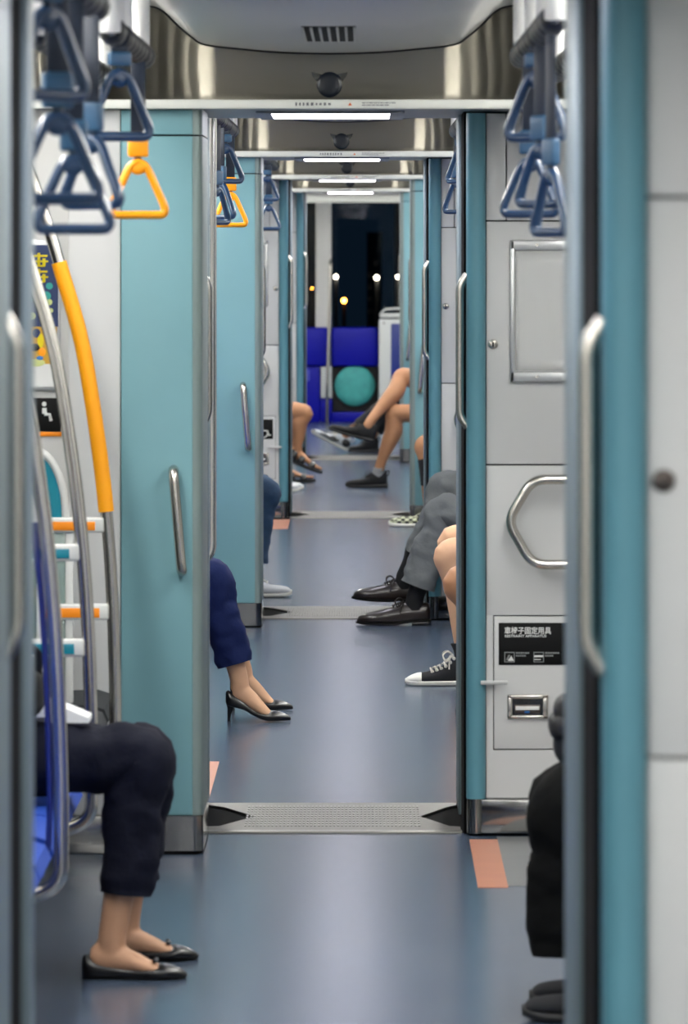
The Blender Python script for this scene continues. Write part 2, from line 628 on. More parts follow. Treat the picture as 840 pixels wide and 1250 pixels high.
        tr.build('warning_triangle', None, hd, smooth=0)
    # --- steel bulkhead above the header, its ends curving towards the car
    bw = MB()
    NU, NZ = 420, 12
    vsb = []
    for r_ in range(NZ + 1):
        zz = 1.9625 + (ZC - 0.004 - 1.9625) * r_ / NZ
        for j in range(NU + 1):
            u = -1.15 + 2.3 * j / NU
            q = max(0.0, abs(u) - 0.30)
            wv = min(1.0, q / 0.08) * 0.0019 * math.sin(2 * PI * abs(u) / 0.043 + 1.1 * math.sin(zz * 17 + k) + 2.0 * noise.noise(V((u * 9, zz * 6, k))))
            vsb.append(V((XC + u, P - 0.46 + min(0.36, 1.5 * q ** 1.5) - 0.05 * (zz - 1.9625) + wv, zz)))
    bw.add(vsb, [(r_ * (NU + 1) + j, r_ * (NU + 1) + j + 1, (r_ + 1) * (NU + 1) + j + 1, (r_ + 1) * (NU + 1) + j) for r_ in range(NZ) for j in range(NU)])
    o = trim(bw, M['bulk'], 60, 'steel bulkhead over the gangway with wavy reflections')
    md = o.modifiers.new('thick', 'SOLIDIFY')
    md.thickness = 0.012
    # --- wall of the next car that faces away, and the walls of the gangway
    w = MB()
    ye = P + GANG
    bx(w, xl, -0.462, ye - 0.05, ye, 0.0, 2.3)
    bx(w, 0.292, xr, ye - 0.05, ye, 0.0, 2.3)
    w.box(XL, XR, ye - 0.05, ye, 1.963, 2.3)
    struct(w, 'wall_end', M['white'], smooth=0)
    g = MB()
    g.use(M['graypanel'])
    bx(g, -0.46, -0.437, P + 0.0, P + 0.40, 0.012, 1.943, bev=0.002)
    bx(g, -0.46, -0.432, P + 0.71, ye, 0.012, 1.943, bev=0.002)
    g.use(M['black'])
    bx(g, -0.47, -0.441, P - 0.015, ye - 0.01, 0.0, 1.943)
    struct(g, 'wall_gangway')
    g = MB()
    g.use(M['graypanel'])
    bx(g, 0.267, 0.29, P + 0.40, ye, 0.012, 1.943, bev=0.002)
    g.use(M['black'])
    bx(g, 0.274, 0.295, P - 0.015, ye - 0.01, 0.0, 1.943)
    struct(g, 'wall_gangway')
    # --- floor of the gangway: dark pit, pointed steel plate, front lip
    pf = MB()
    pf.use(M['black']).box(XL, XR, P, ye, -0.06, -0.004)
    o = struct(pf, 'floor', smooth=0)
    y0, y1 = P + 0.03, ye - 0.02
    ym = (y0 + y1) / 2
    pl = MB()
    xa, xb = -0.437, 0.267
    poly = [(xa, y0), (xb, y0), (xb, y0 + 0.11), (xb - 0.03, y0 + 0.13), (xb - 0.105, ym), (xb - 0.03, y1 - 0.13), (xb, y1 - 0.06), (xb, y1), (xa, y1), (xa, y1 - 0.06), (xa + 0.05, y1 - 0.13), (xa + 0.14, ym), (xa + 0.05, y0 + 0.13), (xa, y0 + 0.11)]
    pl.prism([(fx(p[0]), p[1]) for p in poly], 'z', -0.004, 0.004)
    tp = trim(pl, M['plate'], 30, 'ribbed steel threshold plate of the gangway')
    rb = MB()
    for j in range(46):
        x = xa + 0.12 + j * 0.0105
        if x > xb - 0.1:
            break
        for q in range(9):
            yy = y0 + 0.12 + q * (y1 - y0 - 0.2) / 9
            rb.box(fx(x) - 0.0028, fx(x) + 0.0028, yy, yy + 0.045, 0.004, 0.0056)
    rb.build('tread_rib', M['plate_edge'], tp, smooth=0)
    trim(MB().box(-0.44, 0.27, P - 0.012, P + 0.03, -0.004, 0.006, 0.002), M['plate_edge'], 50, 'steel lip in front of the threshold plate')

    # --- gangway light
    LT = ['hidden above the nearest doorway', 'brightest one, over the nearest fully seen gangway', 'over the second gangway', 'over the third gangway', 'over the last gangway before the front window']
    gl = thing('gangway_ceiling_light', 'slim white tube light in the ceiling, ' + LT[k], 'ceiling light', (XC, P + 0.35, 1.94), 'gangway ceiling lights')
    MB().box(XC - 0.20, XC + 0.20, P - 0.08, P + 0.80, 1.9375, 1.944, 0.002).build('light_housing', M['headund'], gl)
    for yy in (P + 0.02, P + 0.34):
        MB().box(XC - 0.16, XC + 0.16, yy, yy + 0.22, 1.9355, 1.9425, 0.002).build('light_tube', mat('gangway_tube', '#F6F2FF', 0.5, emit=7.0) if k == 0 and yy < P + 0.1 else bpy.data.materials['gangway_tube'], gl)

    # --- long vertical grab handles at both edges of the opening
    hn = ['the nearest doorway', 'the first gangway beyond', 'the second gangway', 'the third gangway', 'the last gangway']
    for sx, xw, xo, yo in ((0, -0.435, -0.419, 0.22), (1, 0.283, 0.262, -0.045)):
        hb = thing('doorway_grab_bar', 'long vertical steel grab handle on the %s jamb of %s' % ((('right', 'left') if mr else ('left', 'right'))[sx], hn[k]), 'grab handle', (fx(xw), P + yo, 1.3), 'doorway grab handles')
        pth = fillet([(fx(xw), P + yo, 1.505), (fx(xo), P + yo, 1.475), (fx(xo), P + yo, 1.125), (fx(xw), P + yo, 1.095)], 0.035)
        MB().tube(pth, 0.0105, 12).build('bar', M['satin'], hb)
        for z in (1.505, 1.095):
            MB().lathe([(0.014, 0.0), (0.014, 0.005)], (fx(xw) - (0.0025), P + yo, z), 'x', 14).build('mount', M['satin'], hb)

# low steel rail just beyond the first gangway, ending at knee height
for k in (1,):
    P = PORT[k]
    r = thing('grab_rail', 'thin chrome rail bent at its foot, standing inside the left edge of the nearest gangway', 'grab rail', (-0.43, P + GANG + 0.12, 0.68))
    MB().tube(fillet([(-0.425, P + 0.98, 1.96), (-0.425, P + 0.98, 0.70), (-0.47, P + 0.98, 0.66), (-0.62, P + 0.98, 0.66)], 0.05), 0.0095, 12).build('bar', M['chrome'], r)
    MB().lathe([(0.02, 0), (0.02, 0.006)], (-0.425, P + 0.98, 1.945), 'z', 14).build('mount', M['chrome'], r)

# round dark dome on each bulkhead
DOME = {1: 'largest one, over the nearest gangway', 2: 'over the second gangway', 3: 'over the third gangway', 4: 'smallest one, over the last gangway'}
for k in (1, 2, 3, 4):
    y = PORT[k] - 0.468
    d = thing('dome_camera', 'round dark glossy dome on the steel panel, ' + DOME[k], 'dome camera', (XC, y, 2.01), 'dome cameras over the gangways')
    MB().lathe([(0.0335, 0.014), (0.0335, -0.014), (0.032, -0.0155), (0.024, -0.0165), (0.012, -0.017), (0.001, -0.0172)], (XC, y, 2.004), 'y', 32).build('dome', M['gloss'], d)
    for s in (-1, 1):
        b = MB()
        b.prism([(XC + s * 0.016, 2.03), (XC + s * 0.047, 2.036), (XC + s * 0.044, 2.026), (XC + s * 0.030, 2.008)], 'y', y - 0.012, y + 0.014)
        b.build('bracket', M['dome_bracket'], d)

# ------------------------------------------------------------------ car lights along the ceiling
M['glass'].node_tree.nodes['Principled BSDF'].inputs['IOR'].default_value = 1.2
M['lamp'] = mat('ceiling_tube', '#FFFDF8', 0.5, emit=14.0)
CARN = ['above the camera', 'in the nearest car seen', 'in the second car', 'in the third car', 'in the fourth car', 'in the front car']
for i, (a, b) in enumerate(cars):
    for s in (-1, 1):
        x = XC + s * 0.80
        y0, y1 = a + 0.5, (b - 0.92 if i < 5 else b - 2.6)
        f = thing('ceiling_light', 'long white line light on the %s side of the ceiling %s' % ('left' if s < 0 else 'right', CARN[i]), 'ceiling light', (x, (y0 + y1) / 2, ZC - 0.03), 'line lights along the car ceilings')
        MB().box(x - 0.07, x + 0.07, y0, y1, ZC - 0.02, ZC, 0.004).build('light_housing', M['header'], f)
        MB().box(x - 0.05, x + 0.05, y0 + 0.02, y1 - 0.02, ZC - 0.034, ZC - 0.02, 0.006).build('diffuser', M['lamp'], f)

# vent in the ceiling panel of the nearest car
v = thing('ceiling_vent', 'dark slotted vent in the grey ceiling panel before the nearest gangway', 'vent', (-0.077, 14.15, 2.09))
MB().box(-0.140, -0.014, 13.66, 14.68, 2.084, 2.092, 0.002).build('vent_frame', M['gap'], v)
for j in range(7):
    x = -0.137 + j * 0.02
    MB().box(x - 0.003, x + 0.003, 13.68, 14.66, 2.079, 2.086, 0.001).build('slat', M['duct'], v)

# ------------------------------------------------------------------ things on the white end panels
for k in (0, 1, 2, 3):
    P = PORT[k]
    mr = MIR[k]
    fx = (lambda x: MC - x) if mr else (lambda x: x)
    y = P - 0.05
    KN = ['blurred, right of the nearest doorway', 'beside the silver poster frame', 'seen past the first gangway', 'left of the third gangway']
    kb = thing('panel_lock', 'small round metal lock on the white panel, ' + KN[k], 'lock', (fx(0.352), y, 1.318), 'round panel locks')
    MB().lathe([(0.0135, 0.0), (0.0135, -0.004), (0.0115, -0.007), (0.004, -0.008)], (fx(0.352), y, 1.318), 'y', 24).build('rosette', M['bolt'] if k == 0 else M['satin'], kb)
    MB().box(fx(0.352) - 0.0022, fx(0.352) + 0.0022, y - 0.0092, y - 0.007, 1.311, 1.325, 0.0005).build('keyhole', M['gap'], kb)
for k in (1, 2, 3):
    P = PORT[k]
    mr = MIR[k]
    fx = (lambda x: MC - x) if mr else (lambda x: x)
    y = P - 0.05
    def bx(mb, x0, x1, *r, **kw):
        a, b = fx(x0), fx(x1)
        return mb.box(min(a, b), max(a, b), *r, **kw)
    where = {1: 'on the white panel right of the nearest gangway', 2: 'on the white panel right of the second gangway', 3: 'on the white panel left of the third gangway'}[k]
    # six sided grab handle standing off the wall
    hh = thing('bent_grab_bar', 'bent six sided steel tube handle ' + where, 'grab handle', (fx(0.46), y, 0.845), 'bent tube handles on end panels')
    yo = y - 0.055
    pts = fillet([(fx(0.62), y, 0.957), (fx(0.62), yo, 0.957), (fx(0.455), yo, 0.957), (fx(0.389), yo, 0.845), (fx(0.455), yo, 0.729), (fx(0.62), yo, 0.729), (fx(0.62), y, 0.729)], 0.038)
    MB().tube(pts, 0.0135, 16).build('bar', M['satin'], hh)
    for z in (0.957, 0.729):
        MB().lathe([(0.022, 0.0), (0.022, -0.006)], (fx(0.62), y, z), 'y', 18).build('mount', M['satin'], hh)
    # black sign with white lettering
    sg = thing('wheelchair_sign', {1: 'black sign with white Japanese lettering under the bent handle', 2: 'black sign right of the second gangway behind the grey trousers', 3: 'black sign with white wheelchair mark seen left of the third gangway'}[k], 'sign', (fx(0.46), y, 0.51))
    bx(MB(), 0.367, 0.575, y - 0.003, y, 0.457, 0.570, bev=0.002).build('plate', M['sign_black'], sg)
    tx = MB()
    if k != 3:
        yt = y - 0.0034
        text_mesh(tx, '車椅子固定用具', 0.382, yt, 0.5415, 0.0205, M['sign_white'], 0.126, 0.0004)
        text_mesh(tx, 'RESTRAINT APPARATUS', 0.383, yt, 0.5315, 0.009, M['sign_white'], 0.112, 0.0002)
        for x0 in (0.382, 0.4605):
            tx.use(M['sign_grey']).box(x0, x0 + 0.028, yt - 0.0006, yt, 0.464, 0.492, 0.0002)
            tx.use(M['sign_black']).box(x0 + 0.0025, x0 + 0.0255, yt - 0.0009, yt, 0.4665, 0.4895)
            for q in range(2):
                xx = x0 + 0.031
                rnd = random.Random(q + int(x0 * 100))
                while xx < x0 + 0.066 - 0.012 * q:
                    wd = rnd.uniform(0.003, 0.007)
                    tx.use(M['sign_grey']).box(xx, xx + wd, yt - 0.0006, yt, 0.487 - 0.0075 * q, 0.4915 - 0.0075 * q)
                    xx += wd + 0.0012
        tx.use(M['sign_white']).prism([(0.391, 0.468), (0.408, 0.468), (0.401, 0.482)], 'y', yt - 0.0012, yt)
        tx.use(M['sign_grey']).prism([(0.3865, 0.470), (0.392, 0.470), (0.398, 0.484), (0.393, 0.484)], 'y', yt - 0.0011, yt)
        tx.use(M['sign_white']).box(0.4625, 0.4865, yt - 0.0012, yt, 0.478, 0.483)
        tx.use(M['sign_white']).box(0.4625, 0.480, yt - 0.0012, yt, 0.4705, 0.473)
    else:
        yt = y - 0.0034
        cx, cz = fx(0.425), 0.505
        ring = [V((cx + 0.028 * math.cos(a), yt, cz - 0.012 + 0.028 * math.sin(a))) for a in [math.radians(q) for q in range(120, 400, 14)]]
        tx.use(M['sign_white']).tube(ring, 0.0038, 6)
        tx.tube([(cx - 0.004, yt, cz + 0.034), (cx - 0.002, yt, cz), (cx + 0.022, yt, cz), (cx + 0.036, yt, cz - 0.028), (cx + 0.046, yt, cz - 0.024)], 0.0045, 6)
        tx.ell((cx - 0.006, yt, cz + 0.045), (0.007, 0.002, 0.007))
    tx.build('lettering', None, sg, smooth=0)
    # recessed buckle under the sign
    bk = thing('belt_socket', {1: 'steel belt socket in a recess below the lettered black sign', 2: 'steel belt socket right of the second gangway', 3: 'small steel belt socket below the sign left of the third gangway'}[k], 'belt socket', (fx(0.445), y, 0.345))
    fr = MB()
    for (x0, x1, z0, z1) in ((0.390, 0.500, 0.313, 0.322), (0.390, 0.500, 0.366, 0.377), (0.390, 0.404, 0.313, 0.377), (0.484, 0.500, 0.313, 0.377)):
        bx(fr, x0, x1, y - 0.010, y, z0, z1, bev=0.003)
    fr.build('socket_frame', M['satin'], bk)
    bx(MB(), 0.40, 0.49, y - 0.003, y, 0.32, 0.37).build('recess', M['kick'], bk)
    bx(MB(), 0.409, 0.479, y - 0.009, y - 0.003, 0.327, 0.350, bev=0.003).build('buckle', M['bolt'], bk)
    bx(MB(), 0.412, 0.476, y - 0.012, y - 0.009, 0.336, 0.347, bev=0.002).build('buckle_tongue', M['paper'], bk)
    bx(MB(), 0.436, 0.450, y - 0.0125, y - 0.009, 0.328, 0.334, bev=0.001).build('release_button', M['brightblue'], bk)
    # small clear strip stuck across jamb and panel
    st = MB()
    bx(st, 0.318, 0.39, y - 0.034, y - 0.031, 0.406, 0.417, bev=0.001)
    bx(st, 0.338, 0.352, y - 0.033, y, 0.408, 0.415, bev=0.001)
    tag(st.build('latch_strip', M['frame'], loc=(fx(0.35), y, 0.41)), 'thin pale latch strip between jamb and white panel, ' + {1: 'nearest one, by the lettered sign', 2: 'right of the second gangway', 3: 'left of the third gangway'}[k], 'latch', 'pale latch strips on the end panels')
    # empty poster frame
    pf = thing('poster_frame', {1: 'empty silver poster frame with clear cover on the white panel by the nearest gangway', 2: 'silver poster frame right of the second gangway', 3: 'pale poster frame left of the third gangway'}[k], 'poster frame', (fx(0.56), y, 1.41))
    f = MB()
    xo0, xo1, zo0, zo1 = 0.397, 0.74, 1.217, 1.598
    for (x0, x1, z0, z1) in ((xo0, xo1, zo0, zo0 + 0.028), (xo0, xo1, zo1 - 0.028, zo1), (xo0, xo0 + 0.014, zo0, zo1), (xo1 - 0.014, xo1, zo0, zo1)):
        bx(f, x0, x1, y - 0.016, y, z0, z1, bev=0.004)
    f.build('frame', M['frame'], pf)
    bx(MB(), xo0 + 0.012, xo1 - 0.012, y - 0.004, y, zo0 + 0.02, zo1 - 0.02).build('backing', M['frame_in'], pf)
    cv = MB()
    nx, nz = 24, 10
    vs, fs = [], []
    for i in range(nx + 1):
        for j in range(nz + 1):
            u, w_ = i / nx, j / nz
            xx = xo0 + 0.016 + u * (xo1 - xo0 - 0.032)
            zz = zo0 + 0.03 + w_ * (zo1 - zo0 - 0.06)
            bu = 0.0035 * math.sin(u * 26 + 2.2 * w_ * w_ * 3) * math.sin(PI * w_) * math.sin(PI * u)
            vs.append(V((fx(xx), y - 0.0095 - bu, zz)))
    for i in range(nx):
        for j in range(nz):
            a = i * (nz + 1) + j
            fs.append((a, a + 1, a + nz + 2, a + nz + 1))
    cv.add(vs, fs)
    o = cv.build('clear_cover', mat('clear_film', '#F0F1F1', 0.12, alpha=0.3) if k == 1 else bpy.data.materials['clear_film'], pf)
    md = o.modifiers.new('t', 'SOLIDIFY')
    md.thickness = 0.001
    sc = MB()
    for (x0, z0) in ((0.47, zo0 + 0.014), (0.47, zo1 - 0.014), (0.66, zo0 + 0.014), (0.66, zo1 - 0.014)):
        sc.lathe([(0.004, 0), (0.004, -0.002)], (fx(x0), y - 0.016, z0), 'y', 10)
    sc.build('screw', M['satin'], pf)

# poster and priority seat sign on the wall left of the nearest gangway
yw = PORT[1] - 0.51
pt = thing('advert_poster', 'navy poster with yellow letters and dots in a white frame, left of the orange grip', 'poster', (-0.87, yw, 1.41))
MB().box(-1.00, -0.786, yw - 0.012, yw, 1.205, 1.60, 0.004).build('poster_frame', M['frame'], pt)
ps = MB()
ps.use(M['poster']).box(-0.99, -0.792, yw - 0.0140, yw - 0.011, 1.372, 1.585)
ps.use(M['gold']).box(-0.99, -0.795, yw - 0.0138, yw - 0.011, 1.275, 1.372)
ps.use(M['paper']).box(-0.99, -0.795, yw - 0.0136, yw - 0.011, 1.215, 1.285)
ps.build('print', None, pt, smooth=0)
dd = MB()
dd.use(M['yellow'])
for gx, gz in ((-.866, 1.528), (-.866, 1.487), (-.93, 1.528), (-.93, 1.487)):
    for (x0, x1, z0, z1) in ((.002, .046, .026, .031), (.020, .027, .0, .036), (.004, .012, .004, .022), (.033, .041, .002, .022), (.0, .048, .012, .0165), (.008, .040, .0, .0045)):
        dd.box(gx + x0, gx + x1, yw - 0.0152, yw - 0.0138, gz + z0, gz + z1, 0.0005)
for (x, z, r_, m_) in ((-.815, 1.478, .009, 'tealdot'), (-.823, 1.452, .012, 'tealdot'), (-.815, 1.436, .008, 'paledot'), (-.811, 1.414, .006, 'paledot'), (-.86, 1.45, .012, 'tealdot'), (-.86, 1.40, .01, 'paledot'), (-.93, 1.42, .012, 'tealdot')):
    dd.use(M[m_]).lathe([(r_, 0), (r_, -0.001)], (x, yw - 0.0138, z), 'y', 16)
for (x, z, rx, rz, m_) in ((-.848, 1.355, .010, .012, 'poster'), (-.838, 1.335, .008, .020, 'yellow'), (-.852, 1.318, .014, .010, 'leather_br'), (-.834, 1.306, .010, .012, 'orange'), (-.84, 1.290, .009, .006, 'brightblue'), (-.808, 1.345, .006, .020, 'leather_br'), (-.85, 1.278, .024, .010, 'paledot')):
    dd.use(M[m_]).ell((x, yw - 0.0138, z), (rx, 0.001, rz))
dd.build('print_pattern', None, pt)
ss = thing('priority_seat_sign', 'black sign with white seated figure and orange lower edge, below the navy poster', 'sign', (-0.87, yw, 1.135))
MB().box(-0.985, -0.786, yw - 0.004, yw, 1.098, 1.186, 0.001).build('plate', M['sign_black'], ss)
MB().box(-0.985, -0.784, yw - 0.0045, yw, 1.086, 1.0975, 0.001).build('edge_strip', M['orange_strip'], ss)
ic = MB().use(M['sign_white'])
for dx in (0.0, -0.062, -0.124):
    ic.ell((-0.829 + dx, yw - 0.004, 1.170), (0.0058, 0.0012, 0.0062))
    ic.tube([(-0.829 + dx, yw - 0.004, 1.160), (-0.828 + dx, yw - 0.004, 1.145)], [0.0055, 0.0065], 8, flat=0.2)
    ic.tube([(-0.829 + dx, yw - 0.004, 1.143), (-0.815 + dx, yw - 0.004, 1.143), (-0.811 + dx, yw - 0.004, 1.126)], 0.0042, 8, flat=0.3)
ic.build('pictogram', None, ss)
# small red intercom on the wall of the fourth car
rx = -0.535
ri = thing('emergency_intercom', 'small red and dark emergency box high on the white wall near the last gangway', 'intercom', (rx, PORT[4] - 0.05, 1.85))
MB().box(rx - 0.03, rx + 0.016, PORT[4] - 0.075, PORT[4] - 0.05, 1.84, 1.925, 0.004).build('red_box', M['red'], ri)
MB().box(rx - 0.03, rx + 0.016, PORT[4] - 0.07, PORT[4] - 0.05, 1.775, 1.838, 0.004).build('speaker_box', M['sign_black'], ri)

# floor markings
def mark(x0, x1, y0, y1, lab, sx=False):
    o = MB().box(x0, x1, y0, y1, 0.0, 0.0016).build('floor_stripe', M['orange_mark'], loc=((x0 + x1) / 2, (y0 + y1) / 2, 0), smooth=0)
    tag(o, lab, 'floor marking', 'orange floor stripes')
mark(0.286, 0.361, 14.79, 15.97, 'wide orange stripe on the floor before the nearest steel threshold')
mark(-0.53, -0.437, 17.2, 18.35, 'orange stripe on the floor just past the nearest gangway by the left edge')
mark(-0.515, -0.41, 33.1, 34.2, 'small orange stripe on the floor before the third gangway')
pd = MB().box(0.361, XR, 14.82, 16.05, 0.0, 0.0012)
wp = tag(pd.build('wheelchair_space_marking', M['floor_dark'], loc=(0.7, 15.4, 0), smooth=0), 'dark grey floor area with pale wheelchair mark beside the orange stripe', 'floor marking')
wm = MB()
ringp = [V((0.60 + 0.15 * math.cos(a), 15.42 + 0.27 * math.sin(a), 0.0014)) for a in [2 * PI * q / 40 for q in range(40)]]
wm.tube(ringp, 0.022, 6, closed=True, flat=1.0)
for v_ in wm.bm.verts:
    v_.co.z = 0.0012 + (0.0012 if v_.co.z > 0.0014 else 0)
wm.box(0.432, 0.462, 14.94, 15.10, 0.0012, 0.0022)
wm.lathe([(0.05, 0.0), (0.05, 0.001)], (0.47, 15.30, 0.0012), 'z', 20)
wm.box(0.53, 0.56, 15.5, 15.95, 0.0012, 0.0022)
wm.build('wheelchair_mark', M['mark_white'], wp, smooth=0)

# ------------------------------------------------------------------ hand straps and their rails
STRAPS = []
R = math.radians
def strap_meshes():
    """grip and sleeve in local frame, origin at the grip's bottom centre, plane facing -y"""
    h, w = 0.118, 0.061
    pts = fillet([(0, 0, h), (-w, 0, 0.0), (w, 0, 0.0), (0, 0, h)], 0.020, 6)
    pts = pts[:-1]
    # rounded apex
    loop = smooth_path([(0.0, 0, h - 0.004), (-w * 0.30, 0, h * 0.86), (-w * 0.62, 0, h * 0.52), (-w * 0.93, 0, 0.018), (-w * 0.90, 0, 0.004), (-w * 0.74, 0, 0.0), (0.0, 0, 0.0), (w * 0.74, 0, 0.0), (w * 0.90, 0, 0.004), (w * 0.93, 0, 0.018), (w * 0.62, 0, h * 0.52), (w * 0.30, 0, h * 0.86), (0.0, 0, h - 0.004)], 4)
    return loop
def strap(x, y, zb, yaw, color, label, rail_z=2.0, group='hand straps hanging from the rails', size=1.0):
    grip_m, sl_m = (M['orange'], M['orange']) if color == 'orange' else (M['strap'], M['sleeve'])
    STRAPS.append((x, y))
    t = thing('hanging_strap', label, 'hand strap', (x, y, zb), group)
    mt = Matrix.Translation((x, y, zb)) @ Matrix.Rotation(yaw, 4, 'Z') @ Matrix.Scale(size, 4)
    loop = strap_meshes()
    g = MB()
    n = len(loop)
    # wide flat section: broad bottom bar, narrower sides
    rings = []
    pl = [p.copy() for p in loop[:-1]]
    N = len(pl)
    cen = V((0, 0, 0.04))
    for i in range(N):
        tg = (pl[(i + 1) % N] - pl[i - 1]).normalized()
        b = V((0, 1, 0))
        a = tg.cross(b)
        ra = 0.0088
        rb = 0.0125 if pl[i].z < 0.03 else 0.0105
        rings.append([mt @ (pl[i] + a * ra * math.cos(2 * PI * k / 10) + b * rb * math.sin(2 * PI * k / 10)) for k in range(10)])
    g._rings(rings, cap=False, closed=True)
    # web at the apex
    g.ell((0, 0, 0.103), (0.019, 0.0098, 0.017), mt)
    g.build('grip', grip_m, t)
    top = 0.118
    lk = MB()
    lk.ell((0, 0, top + 0.004), (0.008, 0.006, 0.006), mt)
    lk.build('link', M['coil'], t)
    s = MB()
    s.box(-0.022, 0.022, -0.0095, 0.0095, top + 0.006, top + (0.032 if zb > 1.75 else 0.056), 0.006, 3, mt)
    s.build('sleeve', sl_m, t)
    b = MB()
    ht = (rail_z - zb) / size
    b.box(-0.016, 0.016, -0.003, 0.003, top + 0.028, ht - 0.0185 / size, 0.001, 1, mt)
    b.tube([V((x + math.cos(a) * 0.0165, y, rail_z + math.sin(a) * 0.0165)) for a in [2 * PI * q / 16 for q in range(16)]], 0.0035, 6, closed=True, side=(0, 1, 0))
    b.build('belt', M['belt'], t)
    return t

def rail(x, y0, y1, z, brackets, label, coil0, coil1):
    t = thing('strap_rail', label, 'rail', (x, (y0 + y1) / 2, z), 'strap rails along the ceiling')
    MB().tube(fillet([(x, y0 - 0.035, ZC), (x, y0 - 0.035, z + 0.04), (x, y0, z), (x, y1, z), (x, y1 + 0.035, z + 0.04), (x, y1 + 0.035, ZC)], 0.03), 0.011, 12).build('bar', M['satin'], t)
    c = MB()
    ys, pts, rs = coil0, [], []
    while ys < coil1:
        if any(abs(q[0] - x) < 0.02 and -0.03 < q[1] - ys < 0.17 for q in STRAPS):
            pts.append((x, ys, z))
            rs.append(0.0112)
            ys += 0.012
            continue
        for dy, rr in ((0, 0.012), (0.012, 0.020), (0.03, 0.026), (0.07, 0.028), (0.11, 0.026), (0.128, 0.020), (0.14, 0.012)):
            pts.append((x, ys + dy, z))
            rs.append(rr)
        ys += 0.185
    c.tube(pts, rs, 12)
    c.build('coil', M['coil'], t, smooth=60)
    for yb in (y0 - 0.035,) + tuple(brackets):
        b = MB()
        b.lathe([(0.013, 0.0), (0.013, ZC - z)], (x, yb, z), 'z', 16)
        b.lathe([(0.020, -0.006), (0.021, 0.0), (0.021, 0.128), (0.019, 0.132)], (x, yb, z), 'z', 20)
        b.build('bracket', M['tube_white'], t)
    return t

R = math.radians
strap(-0.48, 12.85, 1.652, R(8), 'orange', 'large orange triangular hand strap hanging low in the nearest car')
strap(-0.48, 11.85, 1.803, R(28), 'blue', 'blue hand strap hanging high, directly above the large orange strap', size=1.12)
strap(-0.46, 10.2, 1.6585, R(-35), 'blue', 'blue hand strap hanging low, just left of the large orange strap')
strap(-0.46, 9.56, 1.616, R(6), 'blue', 'lowest blue hand strap on the left, broad side facing, above the orange grip pole')
strap(-0.46, 9.05, 1.661, R(20), 'blue', 'blurred low blue hand strap at the left frame edge, behind the lowest one', size=1.1)
strap(-0.46, 8.78, 1.811, R(40), 'blue', 'blurred blue hand strap hanging high at the top left, nearest of all', size=1.1)
strap(0.348, 11.95, 1.803, R(-32), 'blue', 'blue hand strap hanging highest on the right of the nearest car', size=1.12)
strap(0.348, 12.42, 1.652, R(-22), 'blue', 'low blue hand strap on the right, the one farthest from the frame edge')
strap(0.348, 11.72, 1.668, R(-48), 'blue', 'low blue hand strap on the right, middle of the three low ones')
strap(0.348, 11.05, 1.612, R(-62), 'blue', 'lowest blue hand strap on the right, beside the grey doorway edge')
strap(-0.48, 21.85, 1.652, R(10), 'orange', 'small orange hand strap seen through the nearest gangway')
strap(-0.48, 21.0, 1.803, R(25), 'blue', 'blue hand strap hanging high above the small orange strap in the second car', size=1.1)
strap(-0.48, 20.35, 1.675, R(-40), 'blue', 'blue hand strap just left of the small orange strap, second car')
strap(-0.48, 19.9, 1.655, R(55), 'blue', 'lowest blue hand strap by the left edge of the nearest gangway opening')
strap(0.348, 21.9, 1.70, R(-40), 'blue', 'small blue hand strap at the right edge of the nearest gangway opening, lower one')
strap(0.348, 21.1, 1.803, R(-40), 'blue', 'small blue hand strap at the right edge of the nearest gangway opening, upper one')
strap(-0.48, 30.3, 1.80, R(20), 'blue', 'small blue hand strap in the third car, upper of two beside the teal cabinet')
strap(-0.48, 30.8, 1.655, R(15), 'blue', 'small blue hand strap in the third car, lower of two beside the teal cabinet')

rail(-0.48, 11.45, 13.15, 2.0, (11.6, 12.0, 12.97), 'strap rail carrying the large orange strap, upper left of the nearest car', 11.5, 13.12)
rail(-0.46, 8.0, 10.33, 2.0, (8.3, 9.9), 'strap rail carrying the blurred near straps, top left corner', 8.1, 10.3)
rail(-0.635, 8.2, 14.95, 2.0, (10.4, 11.6, 13.2, 14.7), 'outer strap rail over the seats, upper left, behind the aisle rail', 11.6, 14.92)
rail(0.348, 10.8, 13.15, 2.0, (11.3, 12.1, 12.97), 'strap rail nearest the aisle, upper right of the nearest car', 10.85, 13.12)
rail(0.465, 8.2, 14.3, 2.0, (11.6, 13.2, 14.15), 'outer strap rail, upper right, near the nearest gangway', 11.6, 14.28)
rail(-0.48, 17.3, 22.25, 2.0, (19.0, 21.5, 22.1), 'strap rail on the left of the second car', 18.0, 22.22)
rail(-0.635, 17.3, 24.05, 2.0, (19.5, 22.3, 23.8), 'outer strap rail on the left of the second car', 20.7, 24.02)
rail(0.348, 17.3, 22.25, 2.0, (19.0, 20.6, 22.1), 'strap rail on the right of the second car', 18.0, 22.22)
rail(-0.48, 27.0, 32.9, 2.0, (29.0, 32.6), 'strap rail on the left of the third car', 28.0, 32.8)

